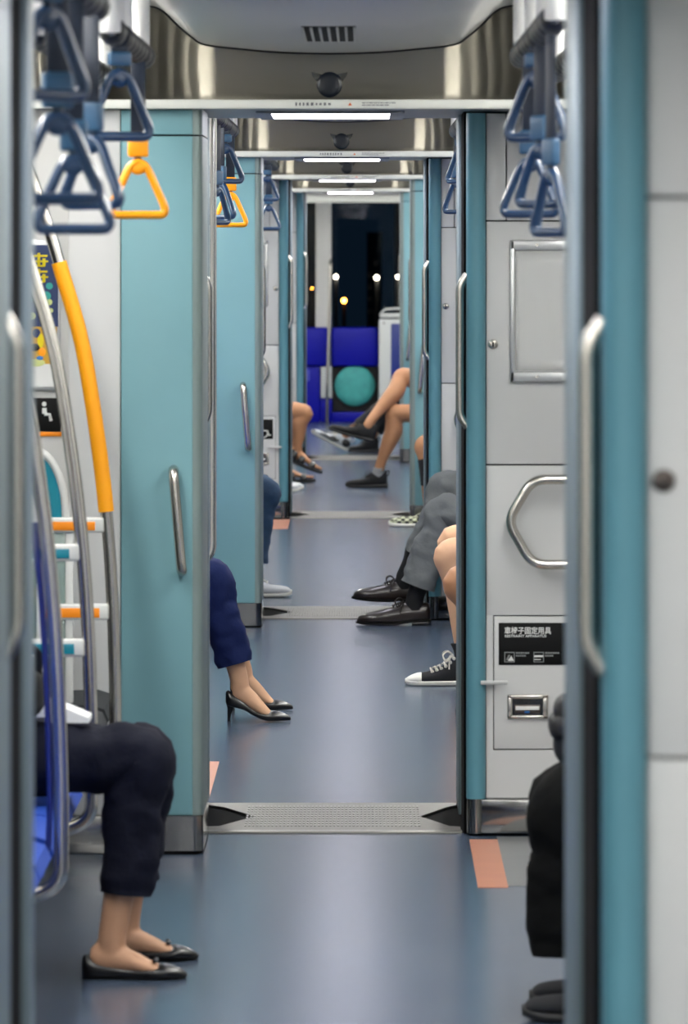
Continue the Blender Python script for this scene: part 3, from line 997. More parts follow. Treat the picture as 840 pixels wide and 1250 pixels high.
# ------------------------------------------------------------------ seats
def bench(name_label, xs, side, y0, y1, m, nseat, dz=0.0):
    """xs = front edge x, side=-1 on the left wall"""
    s = -side
    wall = XL if side < 0 else XR
    t = thing('bench_seat', name_label, 'seat', ((xs + wall) / 2, (y0 + y1) / 2, 0), 'bench seats along the walls')
    L = (y1 - y0) / nseat
    for i in range(nseat):
        a, b = y0 + i * L + 0.008, y0 + (i + 1) * L - 0.008
        c = MB()
        X = lambda u: xs - s * u       # u = depth from the front edge
        prof = [(0.0, 0.335), (0.012, 0.362), (0.05, 0.374), (0.20, 0.370), (0.40, 0.362), (0.46, 0.360), (0.46, 0.29), (0.12, 0.292), (0.04, 0.302), (0.01, 0.315)]
        c.prism([(X(u), z + dz) for u, z in prof], 'y', a, b)
        c.build('seat_cushion', m, t, 40)
        c = MB()
        prof = [(0.475, 0.40), (0.49, 0.385), (0.525, 0.39), (0.54, 0.84), (0.535, 0.87), (0.515, 0.86), (0.495, 0.65)]
        prof = [(min(u, abs(wall - xs) - 0.012), z) for u, z in prof]
        c.prism([(X(u), z + dz) for u, z in prof], 'y', a, b)
        c.build('backrest', m, t, 40)
    D = abs(wall - xs)
    MB().prism([(X(0.17), 0.288 + dz), (X(D - 0.004), 0.288 + dz), (X(D - 0.004), 0.0), (X(0.34), 0.0), (X(0.24), 0.13)], 'y', y0, y1).build('seat_base', M['seat_shell'], t, 30)
    return t

XSL, XSR = -0.635, 0.53
bench('blue seat of the nearest car under the navy trousered sitter', XSL, -1, 12.335, 13.645, M['seat_blue'], 3)
bench('blue seat before the blue edged pole, hidden by the nearest doorway', XSL, -1, 9.65, 12.265, M['seat_blue'], 6)
bench('dark charcoal seat between the curved steel poles in the nearest car', XSL, -1, 13.715, 14.965, M['seat_dark'], 3, 0.058)
bench('short dark charcoal seat between the orange gripped pole and the white end wall', XSL, -1, 15.035, 15.56, M['seat_dark'], 1, 0.058)
bench('blue bench along the right wall of the nearest car', XSR, 1, 9.0, 12.95, M['seat_blue'], 9, -0.06)
bench('blue bench along the left wall of the second car', XSL, -1, 18.6, 24.5, M['seat_blue'], 13)
bench('blue bench along the right wall of the second car', XSR, 1, 18.6, 25.05, M['seat_blue'], 14)
bench('blue bench along the left wall of the third car', XSL, -1, 26.5, 32.2, M['seat_blue'], 13)
bench('blue bench along the right wall of the third car', XSR, 1, 28.5, 33.7, M['seat_blue'], 12)
bench('blue bench along the left wall of the fourth car', -0.70, -1, 37.3, 41.5, M['seat_blue'], 9)
bench('blue bench along the right wall of the fourth car', XSR, 1, 37.2, 42.6, M['seat_blue'], 12)
bench('blue bench along the right wall of the front car', XSR, 1, 44.5, 47.5, M['seat_blue'], 6, -0.03)

# curved steel poles with partitions between the seats
POLE = [(-0.99, 2.215), (-0.90, 1.93), (-0.84, 1.79), (-0.785, 1.63), (-0.752, 1.52), (-0.70, 1.335), (-0.660, 1.09), (-0.637, 0.885), (-0.624, 0.68), (-0.617, 0.45)]
def partition(y, label, grip, strip_mat, foot, edge_blue=False, curve=True):
    t = thing('seat_divider', label, 'seat partition', (-0.9, y, 0), 'curved pole partitions beside the seats')
    path = [V((x, y, z)) for x, z in POLE]
    path = smooth_path(path, 6)
    ft = fillet([(-0.617, y, 0.45), (-0.617, y, 0.275), (-0.69, y, 0.245), (-1.10, y, 0.235)], 0.09, 8)
    MB().tube(path + ft[1:], 0.0155, 16).build('pole', M['satin'], t)
    if grip:
        gp = [p for p in path if 0.915 < p.z < 1.548]
        MB().tube(gp, 0.0195, 18).build('grip_sleeve', M['orange_grip'], t)
    if edge_blue:
        ep = [p + V((-0.023, 0.006, 0)) for p in path if p.z < 1.05] + [V((-0.6435, y + 0.004, 0.36)), V((-0.66, y + 0.004, 0.29))]
        MB().tube(ep, 0.0065, 10).build('edge_trim', M['royal_trim'], t)
        MB().box(-1.15, -0.69, y - 0.006, y + 0.006, 0.40, 0.86, 0.004).build('glass_panel', M['green_glass'], t)
        return t
    for (z0, z1) in ((0.866, 0.904), (0.648, 0.688)):
        xe = -0.645 if z0 > 0.8 else -0.634
        rl = MB().box(-1.17, xe, y - 0.016, y + 0.016, z0, z1, 0.006, 3).build('cross_rail', M['rail_white'], t)
        MB().box(-1.15, xe - 0.022, y - 0.0172, y - 0.012, z0 + 0.006, z1 - 0.010, 0.001).build('strip', M[strip_mat], rl)
        bt = MB()
        bt.box(xe - 0.004, -0.612 - (0.017 if z0 > .8 else 0.008), y - 0.010, y + 0.010, z0 + 0.006, z1 - 0.006, 0.003)
        bt.build('clamp', M['satin'], rl)
    MB().box(-1.15, -0.742, y - 0.004, y + 0.004, 0.47, 0.648, 0.001).build('glass_panel', M['green_glass'], t)
    MB().box(-1.15, -0.742, y - 0.004, y + 0.004, 0.688, 0.866, 0.001).build('glass_panel', M['green_glass'], t)
    MB().box(-0.742, -0.722, y - 0.010, y + 0.010, 0.44, 0.866, 0.003).build('post', M['rail_white'], t)
    # rounded panel on top of the upper rail
    poly = [(-1.15, 0.904), (-0.742, 0.904)] + [(-0.742 - 0.075 * (1 - math.cos(a)), 0.904 + 0.165 * math.sin(a)) for a in [R(q) for q in range(10, 91, 10)]] + [(-1.15, 1.069)]
    MB().prism(poly, 'y', y - 0.004, y + 0.004).build('tinted_panel', M['teal_glass'], t, 30)
    MB().tube([V((p[0], y, p[1])) for p in poly[1:]], 0.010, 10).build('panel_rim', M['rail_white'], t)
    return t

partition(15.0, 'curved steel pole with orange grip sleeve and orange striped white cross rails', True, 'orange_strip', True)
partition(13.68, 'curved plain steel pole between the blue edged pole and the orange gripped one', False, 'teal_glass', True)
partition(12.3, 'curved steel pole with a dark blue edge, crossing the navy trousered sitter', False, 'teal_glass', True, True)

# ------------------------------------------------------------------ front end of the train
yf = Y1
f = MB()
f.use(M['wall'])
f.box(XL, XR, yf + 0.05, yf + 0.12, 1.93, 2.3)
f.box(XL, -0.70, yf + 0.05, yf + 0.12, 0.0, 1.95)
f.box(0.55, XR, yf + 0.05, yf + 0.12, 0.0, 1.95)
f.box(XL, XR, yf + 0.05, yf + 0.12, 0.0, 0.80)
struct(f, 'wall_front', smooth=0)
struct(MB().box(-0.408, -0.268, yf - 0.02, yf + 0.12, 0.40, 1.95, 0.02, 3), 'pillar', M['wall'])
wn = struct(MB().box(-0.72, 0.57, yf + 0.04, yf + 0.06, 0.79, 0.83, 0.003).box(-0.72, 0.57, yf + 0.04, yf + 0.06, 1.915, 1.955, 0.003), 'window_front', M['black'])
MB().box(-0.70, -0.40, yf + 0.07, yf + 0.078, 0.80, 1.94).build('pane', M['glass'], wn, smooth=0)
MB().box(-0.27, 0.55, yf + 0.07, yf + 0.078, 0.80, 1.94).build('pane', M['glass'], wn, smooth=0)
# white header at the very front
trim(MB().box(XL, XR, yf - 0.7, yf - 0.64, 1.915, 1.975, 0.01), M['header'], 50, 'white bar above the front window')

bs = thing('front_bench', 'royal blue front seat backs under the dark front window', 'seat', (-0.1, yf - 0.15, 0))
MB().box(-0.70, -0.297, yf - 0.10, yf + 0.03, 0.49, 0.83, 0.02, 3).build('backrest', M['royal'], bs)
MB().box(-0.268, 0.143, yf - 0.10, yf + 0.03, 0.49, 0.83, 0.02, 3).build('backrest', M['royal'], bs)
MB().box(-0.70, -0.365, yf - 0.08, yf + 0.03, 0.0, 0.485, 0.012, 3).build('seat_panel', M['royal'], bs)
MB().box(-0.365, -0.262, yf - 0.075, yf + 0.03, 0.0, 0.205, 0.01, 3).build('seat_panel', M['royal'], bs)
MB().box(-0.360, -0.265, yf - 0.07, yf + 0.03, 0.21, 0.485, 0.006, 3).build('white_panel', M['console'], bs)
MB().box(-0.262, 0.143, yf - 0.05, yf + 0.03, 0.09, 0.488, 0.006).build('dark_board', M['gap'], bs)
MB().box(-0.262, 0.143, yf - 0.07, yf + 0.03, 0.0, 0.088, 0.006).build('plinth', M['royal'], bs)
MB().box(-0.70, -0.46, yf - 0.086, yf - 0.06, 0.36, 0.46, 0.006).build('label_plate', mat('blue_grey_plate', '#3B46B0', 0.5), bs)
dsk = MB()
rim = [(0.001, -0.09), (0.12, -0.088), (0.168, -0.078), (0.178, -0.06), (0.178, -0.03)]
dsk.lathe(rim, (-0.063, yf, 0.318), 'y', 40)
dsk.build('round_cushion', M['teal_disc'], bs)

cn = thing('driver_console', 'white driving console box with a blue panel, right of the front window', 'console', (0.33, yf - 0.2, 0))
MB().box(0.146, 0.55, yf - 0.32, yf + 0.03, 0.0, 0.905, 0.02, 3).build('cabinet_body', M['console'], cn)
MB().box(0.15, 0.55, yf - 0.30, yf + 0.03, 0.915, 0.955, 0.018, 3).build('lid', M['console'], cn)
MB().tube(fillet([(0.165, yf - 0.31, 0.955), (0.20, yf - 0.31, 0.99), (0.42, yf - 0.31, 1.0), (0.50, yf - 0.31, 0.955)], 0.03), 0.010, 10).build('lid_handle', M['console'], cn)
MB().box(0.252, 0.50, yf - 0.335, yf - 0.31, 0.35, 0.865, 0.012, 3).build('blue_panel', mat('console_blue', '#10287C', 0.4), cn)
MB().lathe([(0.008, 0), (0.008, -0.004)], (0.19, yf - 0.32, 0.87), 'y', 12).build('button', M['bolt'], cn)
gp = thing('grab_pole', 'thin steel pole before the front window, between the blue seat backs', 'grab pole', (-0.285, yf - 0.2, 0.3))
MB().tube(fillet([(-0.275, yf - 0.021, 1.42), (-0.275, yf - 0.2, 1.40), (-0.290, yf - 0.2, 0.8), (-0.305, yf - 0.2, 0.30), (-0.305, yf - 0.12, 0.0)], 0.06), 0.014, 12).build('bar', M['satin'], gp)

# night outside the front window
def lamp_post(x, y, z, r, m, label):
    t = thing('street_lamp', label, 'street lamp', (x, y, -4.0), 'lights beyond the front window')
    MB().tube([(x, y + 0.05, -4.0), (x, y + 0.05, z - 0.05)], [0.06, 0.03], 10).build('post', M['gap'], t)
    MB().ell((x, y, z), (r, r, r)).build('lamp', m, t)
lm = mat('street_white', '#FFF4DA', 0.5, emit=60.0)
lo = mat('street_orange', '#FF9A35', 0.5, emit=14.0)
def at(px, py, y):
    return ((px - 442) * y / FX, 1.6 + (292 - py) * y / FX)
for px, py, yy, r_, m_, lb in ((410, 338, 100, 0.030, lm, 'white street lamp beyond the front window, leftmost of three'),
                              (460, 339, 101, 0.034, lm, 'white street lamp beyond the front window, middle of three'),
                              (486, 338, 102, 0.030, lm, 'white street lamp beyond the front window, rightmost of three'),
                              (420, 367, 95, 0.035, lo, 'orange lamp low in the dark front window'),
                              (381, 352, 96, 0.010, lo, 'faint lamp in the narrow left front pane')):
    x_, z_ = at(px, py, yy)
    lamp_post(x_, yy, z_, r_, m_, lb)
# dark tower blocks far ahead
for x0, x1, yy, z1, lb in ((-4.0, -0.9, 130, 4.2, 'dark building far beyond the front window, left one'), (0.1, 0.42, 125, 1.75, 'dark narrow tower beyond the front window'), (0.75, 5.0, 135, 3.4, 'dark building far beyond the front window, right one')):
    b = thing('night_building', lb, 'building', ((x0 + x1) / 2, yy, -6))
    MB().box(x0, x1, yy, yy + 3, -6, z1, 0.02).build('wall', mat('night_facade', '#0E141C', 0.8) if x0 < -1 else bpy.data.materials['night_facade'], b)
    w_ = MB()
    for i in range(int((x1 - x0) / 0.12)):
        for j in range(10):
            if random.random() < 0.5:
                w_.box(x0 + 0.03 + i * 0.12, x0 + 0.09 + i * 0.12, yy - 0.01, yy + 0.01, z1 - 0.2 - j * 0.25, z1 - 0.1 - j * 0.25)
    w_.build('window', mat('night_pane', '#1A2632', 0.2) if x0 < -1 else bpy.data.materials['night_pane'], b, smooth=0)

# ------------------------------------------------------------------ people
def foot_matrix(s, leg):
    yaw = (0 if s > 0 else PI) + R(leg.get('yaw', 0))
    return Matrix.Translation(V(leg['H'])) @ Matrix.Rotation(yaw, 4, 'Z') @ Matrix.Rotation(-R(leg.get('pitch', 0)), 4, 'Y') @ Matrix.Rotation(R(leg.get('roll', 0)), 4, 'X')

HEEL = {'pump': 0.058, 'flat': 0.008, 'oxford': 0.026, 'sneaker': 0.026, 'converse': 0.022, 'sandal': 0.028, 'slipon': 0.022}

def ankle_of(s, leg):
    L = leg['L']
    return foot_matrix(s, leg) @ V((leg.get('ax', 0.052) * L / 0.25, 0, 0.082 + HEEL[leg['shoe']]))

def section_loft(mb, mt, secs, n=22, power=2.6):
    """secs: (x, half width, z bottom, z top, y offset) - flat soled rounded sections along the foot"""
    xs = [V((q[0], q[4] if len(q) > 4 else 0.0, 0)) for q in secs]
    P, _ = resample(xs, [1] * len(xs), 4)
    A, RR = resample([V((q[1], q[2], q[3])) for q in secs], [1] * len(secs), 4)
    rings = []
    for p, a in zip(P, A):
        hw, zb, zt = max(a.x, 0.001), a.y, max(a.z, a.y + 0.002)
        c, h = (zb + zt) / 2, (zt - zb) / 2
        ring = []
        for k in range(n):
            an = 2 * PI * k / n
            ca, sa = math.cos(an), math.sin(an)
            e = 2.0 / (power if sa > 0 else 5.0)
            y = hw * math.copysign(abs(ca) ** e, ca)
            z = h * math.copysign(abs(sa) ** e, sa)
            if sa > 0:
                y *= 1.0 - 0.28 * sa
            ring.append(mt @ V((p.x, p.y + y, c + z)))
        rings.append(ring)
    mb._rings(rings, True)

def laces(mt, L, zs, m, bow=False, xs=None, w=0.018):
    lb = MB()
    for i, (x, z) in enumerate(zs):
        lb.tube([mt @ V((x, -w, z - 0.004)), mt @ V((x + 0.003, -w * 0.5, z + 0.004)), mt @ V((x + 0.003, w * 0.5, z + 0.004)), mt @ V((x, w, z - 0.004))], 0.0028, 6)
        if i:
            xp, zp = zs[i - 1]
            lb.tube([mt @ V((xp, -w, zp)), mt @ V(((x + xp) / 2, 0, (z + zp) / 2 + 0.005)), mt @ V((x, w, z))], 0.0024, 6)
    if bow:
        x, z = zs[-1]
        for q in (-1, 1):
            lp = [V((x, 0, z + 0.004)), V((x + 0.02, q * 0.025, z + 0.016)), V((x + 0.036, q * 0.046, z + 0.004)), V((x + 0.026, q * 0.05, z - 0.018)), V((x + 0.008, q * 0.026, z - 0.004)), V((x, 0, z + 0.003))]
            lb.tube([mt @ p for p in smooth_path(lp, 5)], 0.0026, 6)
            lp = [V((x, 0, z + 0.004)), V((x + 0.012, q * 0.03, z - 0.004)), V((x + 0.014, q * 0.045, z - 0.045))]
            lb.tube([mt @ p for p in smooth_path(lp, 5)], 0.0024, 6)
    return lb

def shoe(s, leg, root):
    mt = foot_matrix(s, leg)
    L = leg['L']
    q = L / 0.25
    X = lambda a: a * L
    kind = leg['shoe']
    mm = leg.get('mats', ())
    if kind == 'flat':
        b = MB()
        section_loft(b, mt, [(0.0, .012, .006, .045), (X(.03), .024, .004, .052), (X(.12), .030, .004, .047), (X(.3), .030, .004, .036), (X(.5), .034, .004, .029), (X(.66), .041, .004, .030), (X(.78), .040, .004, .034), (X(.9), .028, .004, .026), (X(.97), .015, .005, .018), (L, .006, .006, .012)], power=2.2)
        o = b.build('shoe', M['leather'], root, 60)
        b = MB()
        section_loft(b, mt, [(0.0, .014, 0, .006), (X(.08), .026, 0, .006), (X(.5), .032, 0, .006), (X(.7), .041, 0, .006), (X(.92), .024, 0, .006), (L * .99, .006, 0, .006)])
        b.build('sole', M['heeltip'], o, 60)
        b = MB()
        for sg in (-1, 1):
            b.ell((X(.70), sg * 0.012, .040), (.006, .013, .005), mt, 12, 8)
        b.ell((X(.70), 0, .040), (.005, .005, .0055), mt, 12, 8)
        b.build('bow', M['leather'], o)
    elif kind == 'pump':
        b = MB()
        H = 0.058
        section_loft(b, mt, [(0.0, .010, H + .004, H + .040), (X(.04), .023, H - .004, H + .046), (X(.14), .029, H - .010, H + .036), (X(.3), .029, .038, H + .014), (X(.46), .031, .018, .044), (X(.62), .037, .005, .036), (X(.74), .038, .003, .038), (X(.86), .030, .004, .032), (X(.95), .021, .005, .024), (L, .011, .006, .016)], power=2.2)
        o = b.build('shoe', M['leather'], root, 60)
        b = MB()
        b.tube([mt @ V((X(.085), 0, H + .004)), mt @ V((X(.075), 0, H * .75)), mt @ V((X(.055), 0, H * .45)), mt @ V((X(.05), 0, .008)), mt @ V((X(.05), 0, 0.0005))], [.018, .0105, .0062, .0052, .0062], 14)
        b.build('heel', M['heeltip'], o)
    elif kind == 'oxford':
        b = MB()
        section_loft(b, mt, [(0.0, .014, .026, .075), (X(.03), .029, .022, .092), (X(.12), .035, .020, .094), (X(.24), .035, .018, .092), (X(.36), .037, .012, .092), (X(.50), .041, .010, .077), (X(.64), .046, .010, .067), (X(.78), .045, .011, .057), (X(.9), .036, .012, .048), (X(.97), .022, .013, .037), (L, .008, .014, .020)], power=2.3)
        o = b.build('shoe', M['leather_br'], root, 60)
        b = MB()
        section_loft(b, mt, [(-.004, .020, .0, .024), (X(.04), .034, .0, .024), (X(.25), .035, .0, .022)])
        b.build('heel', M['heeltip'], o, 60)
        b = MB()
        section_loft(b, mt, [(-.004, .018, .018, .027), (X(.05), .034, .016, .026), (X(.28), .036, .010, .022), (X(.42), .038, .003, .016), (X(.64), .049, .001, .012), (X(.8), .047, .002, .013), (X(.93), .032, .004, .015), (L + .004, .008, .008, .017)])
        b.build('sole', M['heeltip'], o, 60)
        laces(mt, L, [(X(.50), .079), (X(.43), .088), (X(.36), .096)], M['lace_dark'], True).build('laces', M['lace_dark'], o)
    elif kind in ('sneaker', 'slipon'):
        up, sl, lc = mm if mm else (M['knit_black'], M['rubber_black'], M['lace_dark'])
        low = kind == 'slipon'
        b = MB()
        c = 0.016 if low else 0.0
        section_loft(b, mt, [(0.0, .016, .022, .076 - c), (X(.03), .030, .018, .108 - c), (X(.12), .037, .018, .110 - c), (X(.24), .038, .018, .106 - c), (X(.36), .040, .018, .095 - c), (X(.52), .044, .017, .068 - c * .6), (X(.68), .049, .017, .056), (X(.82), .047, .018, .052), (X(.93), .036, .020, .046), (L * .985, .018, .022, .036)], power=2.2)
        o = b.build('shoe', up, root, 60)
        b = MB()
        section_loft(b, mt, [(-.006, .018, .006, .034), (X(.04), .036, .0, .032), (X(.3), .041, .0, .028), (X(.5), .045, .0, .026), (X(.7), .052, .0, .026), (X(.86), .048, .002, .028), (X(.96), .030, .006, .032), (L + .003, .012, .012, .034)])
        b.build('sole', sl, o, 60)
        if not low:
            laces(mt, L, [(X(.60), .067), (X(.53), .075), (X(.46), .084), (X(.39), .092)], lc, True).build('laces', lc, o)
            b = MB()
            b.tube([mt @ V((-.002, 0, .075)), mt @ V((-.012, 0, .098)), mt @ V((-.006, 0, .112)), mt @ V((.006, 0, .104))], .005, 8)
            b.build('pull_tab', up, o)
        if leg.get('panels'):
            b = MB()
            for sg in (-1, 1):
                b.ell((X(.12), sg * .031, .056), (.036, .012, .030), mt)
                b.tube([mt @ V((X(.30), sg * .041, .050)), mt @ V((X(.45), sg * .045, .034)), mt @ V((X(.66), sg * .048, .040)), mt @ V((X(.80), sg * .044, .032))], [.008, .010, .010, .006], 8)
                b.ell((X(.44), sg * .040, .044), (.030, .008, .018), mt)
            b.ell((X(.72), 0, .054), (.038, .026, .006), mt)
            b.ell((X(.93), 0, .030), (.022, .034, .015), mt)
            b.build('black_overlay', M['leather'], o)
    elif kind == 'converse':
        b = MB()
        section_loft(b, mt, [(0.0, .016, .012, .092), (X(.03), .028, .010, .120), (X(.13), .035, .010, .135), (X(.25), .036, .010, .130), (X(.34), .038, .010, .108), (X(.44), .040, .010, .082), (X(.58), .043, .010, .062), (X(.72), .045, .010, .050), (X(.80), .043, .010, .046)], power=2.2)
        o = b.build('shoe', M['canvas'], root, 60)
        b = MB()
        section_loft(b, mt, [(X(.79), .0455, .010, .0470), (X(.84), .0445, .010, .046), (X(.91), .036, .010, .040), (X(.97), .022, .012, .032), (L * .995, .010, .014, .026)], power=2.2)
        b.build('toe_cap', M['rubber_white'], o, 60)
        b = MB()
        section_loft(b, mt, [(-.004, .018, .0, .028), (X(.04), .034, .0, .028), (X(.3), .041, .0, .026), (X(.7), .050, .0, .025), (X(.86), .044, .0, .026), (X(.96), .028, .003, .027), (L + .003, .010, .007, .026)])
        b.build('sole', M['rubber_white'], o, 60)
        b = MB()
        section_loft(b, mt, [(-.0055, .0185, .011, .0145), (X(.04), .0352, .011, .0145), (X(.3), .0422, .011, .0145), (X(.7), .0512, .011, .0145), (X(.86), .0452, .011, .0145), (X(.96), .0288, .011, .0145), (L + .0045, .0105, .011, .0145)])
        b.build('sole_line', M['rubber_black'], o, 60)
        zz = [(X(.66), .058), (X(.60), .064), (X(.54), .070), (X(.48), .079), (X(.42), .092), (X(.37), .106)]
        laces(mt, L, zz, M['lace_white'], True, w=0.02).build('laces', M['lace_white'], o)
        b = MB()
        for x, z in zz:
            for sg in (-1, 1):
                b.ell((x - .004, sg * .026, z - .008), (.0068, .004, .0068), mt, 10, 6)
        b.build('eyelet', M['lace_white'], o)
    elif kind == 'sandal':
        b = MB()
        section_loft(b, mt, [(-.004, .020, .0, .026), (X(.05), .036, .0, .028), (X(.35), .040, .0, .024), (X(.7), .050, .0, .022), (X(.9), .040, .002, .024), (L, .014, .006, .024)])
        o = b.build('shoe', M['rubber_black'], root, 60)
        for x, z, hw, tilt in ((X(.16), .085, .040, .012), (X(.42), .066, .046, 0.0), (X(.70), .048, .050, 0.0)):
            b = MB()
            pts = [V((x + tilt, hw * math.cos(R(a)), .020 + (z - .012) * math.sin(R(a)))) for a in range(0, 181, 15)]
            for p in pts:
                pass
            b.tube([mt @ p for p in pts], 0.021, 10, flat=0.3, side=tuple((mt.to_3x3() @ V((0, 0, 1)))))
            b.build('strap', M['leather'], o, 60)
        b = MB()
        pts = [V((X(.16) + 0.01 - 0.075 * math.sin(R(a)), .036 * math.cos(R(a)), .075)) for a in range(0, 181, 15)]
        b.tube([mt @ p for p in pts], 0.011, 8, flat=0.3)
        b.build('strap', M['leather'], o, 60)

def foot_skin(mb, s, leg):
    """bare foot inside the shoe, joined to the ankle"""
    mt = foot_matrix(s, leg)
    L, q, h = leg['L'], leg['L'] / 0.25, HEEL[leg['shoe']]
    if leg['shoe'] == 'pump':
        mb.loft([mt @ V(p) for p in ((.028, 0, h + .05), (.045, 0, h + .042), (.085 * q, 0, h + .022), (.13 * q, 0, .046), (.17 * q, 0, .022), (.20 * q, 0, .014))], [(.024, .024), (.034, .027), (.031, .029), (.023, .032), (.013, .030), (.006, .016)], lat=tuple(mt.to_3x3() @ V((0, 1, 0))))
        return
    k = 0.0 if leg['shoe'] != 'flat' else 0.0
    mb.loft([mt @ V(p) for p in ((.020, 0, h + .034), (.040, 0, h + .036), (.085 * q, 0, h + .034), (.13 * q, 0, h + .025), (.17 * q, 0, h + .015), (.215 * q, 0, h + .010))], [(.022, .022), (.035, .028), (.032, .031), (.022, .036), (.013, .038), (.008, .028)], lat=tuple(mt.to_3x3() @ V((0, 1, 0))))
    if leg['shoe'] == 'sandal':
        for i, (yy, ln, rr) in enumerate(((-.028, .240, .0115), (-.010, .240, .0095), (.006, .235, .0088), (.020, .228, .0082), (.032, .218, .0078))):
            mb.tube([mt @ V((.17 * q, yy, h + .010)), mt @ V((ln * q * .97, yy, h + .008)), mt @ V((ln * q, yy, h + .006))], [rr, rr, rr * .7], 10)

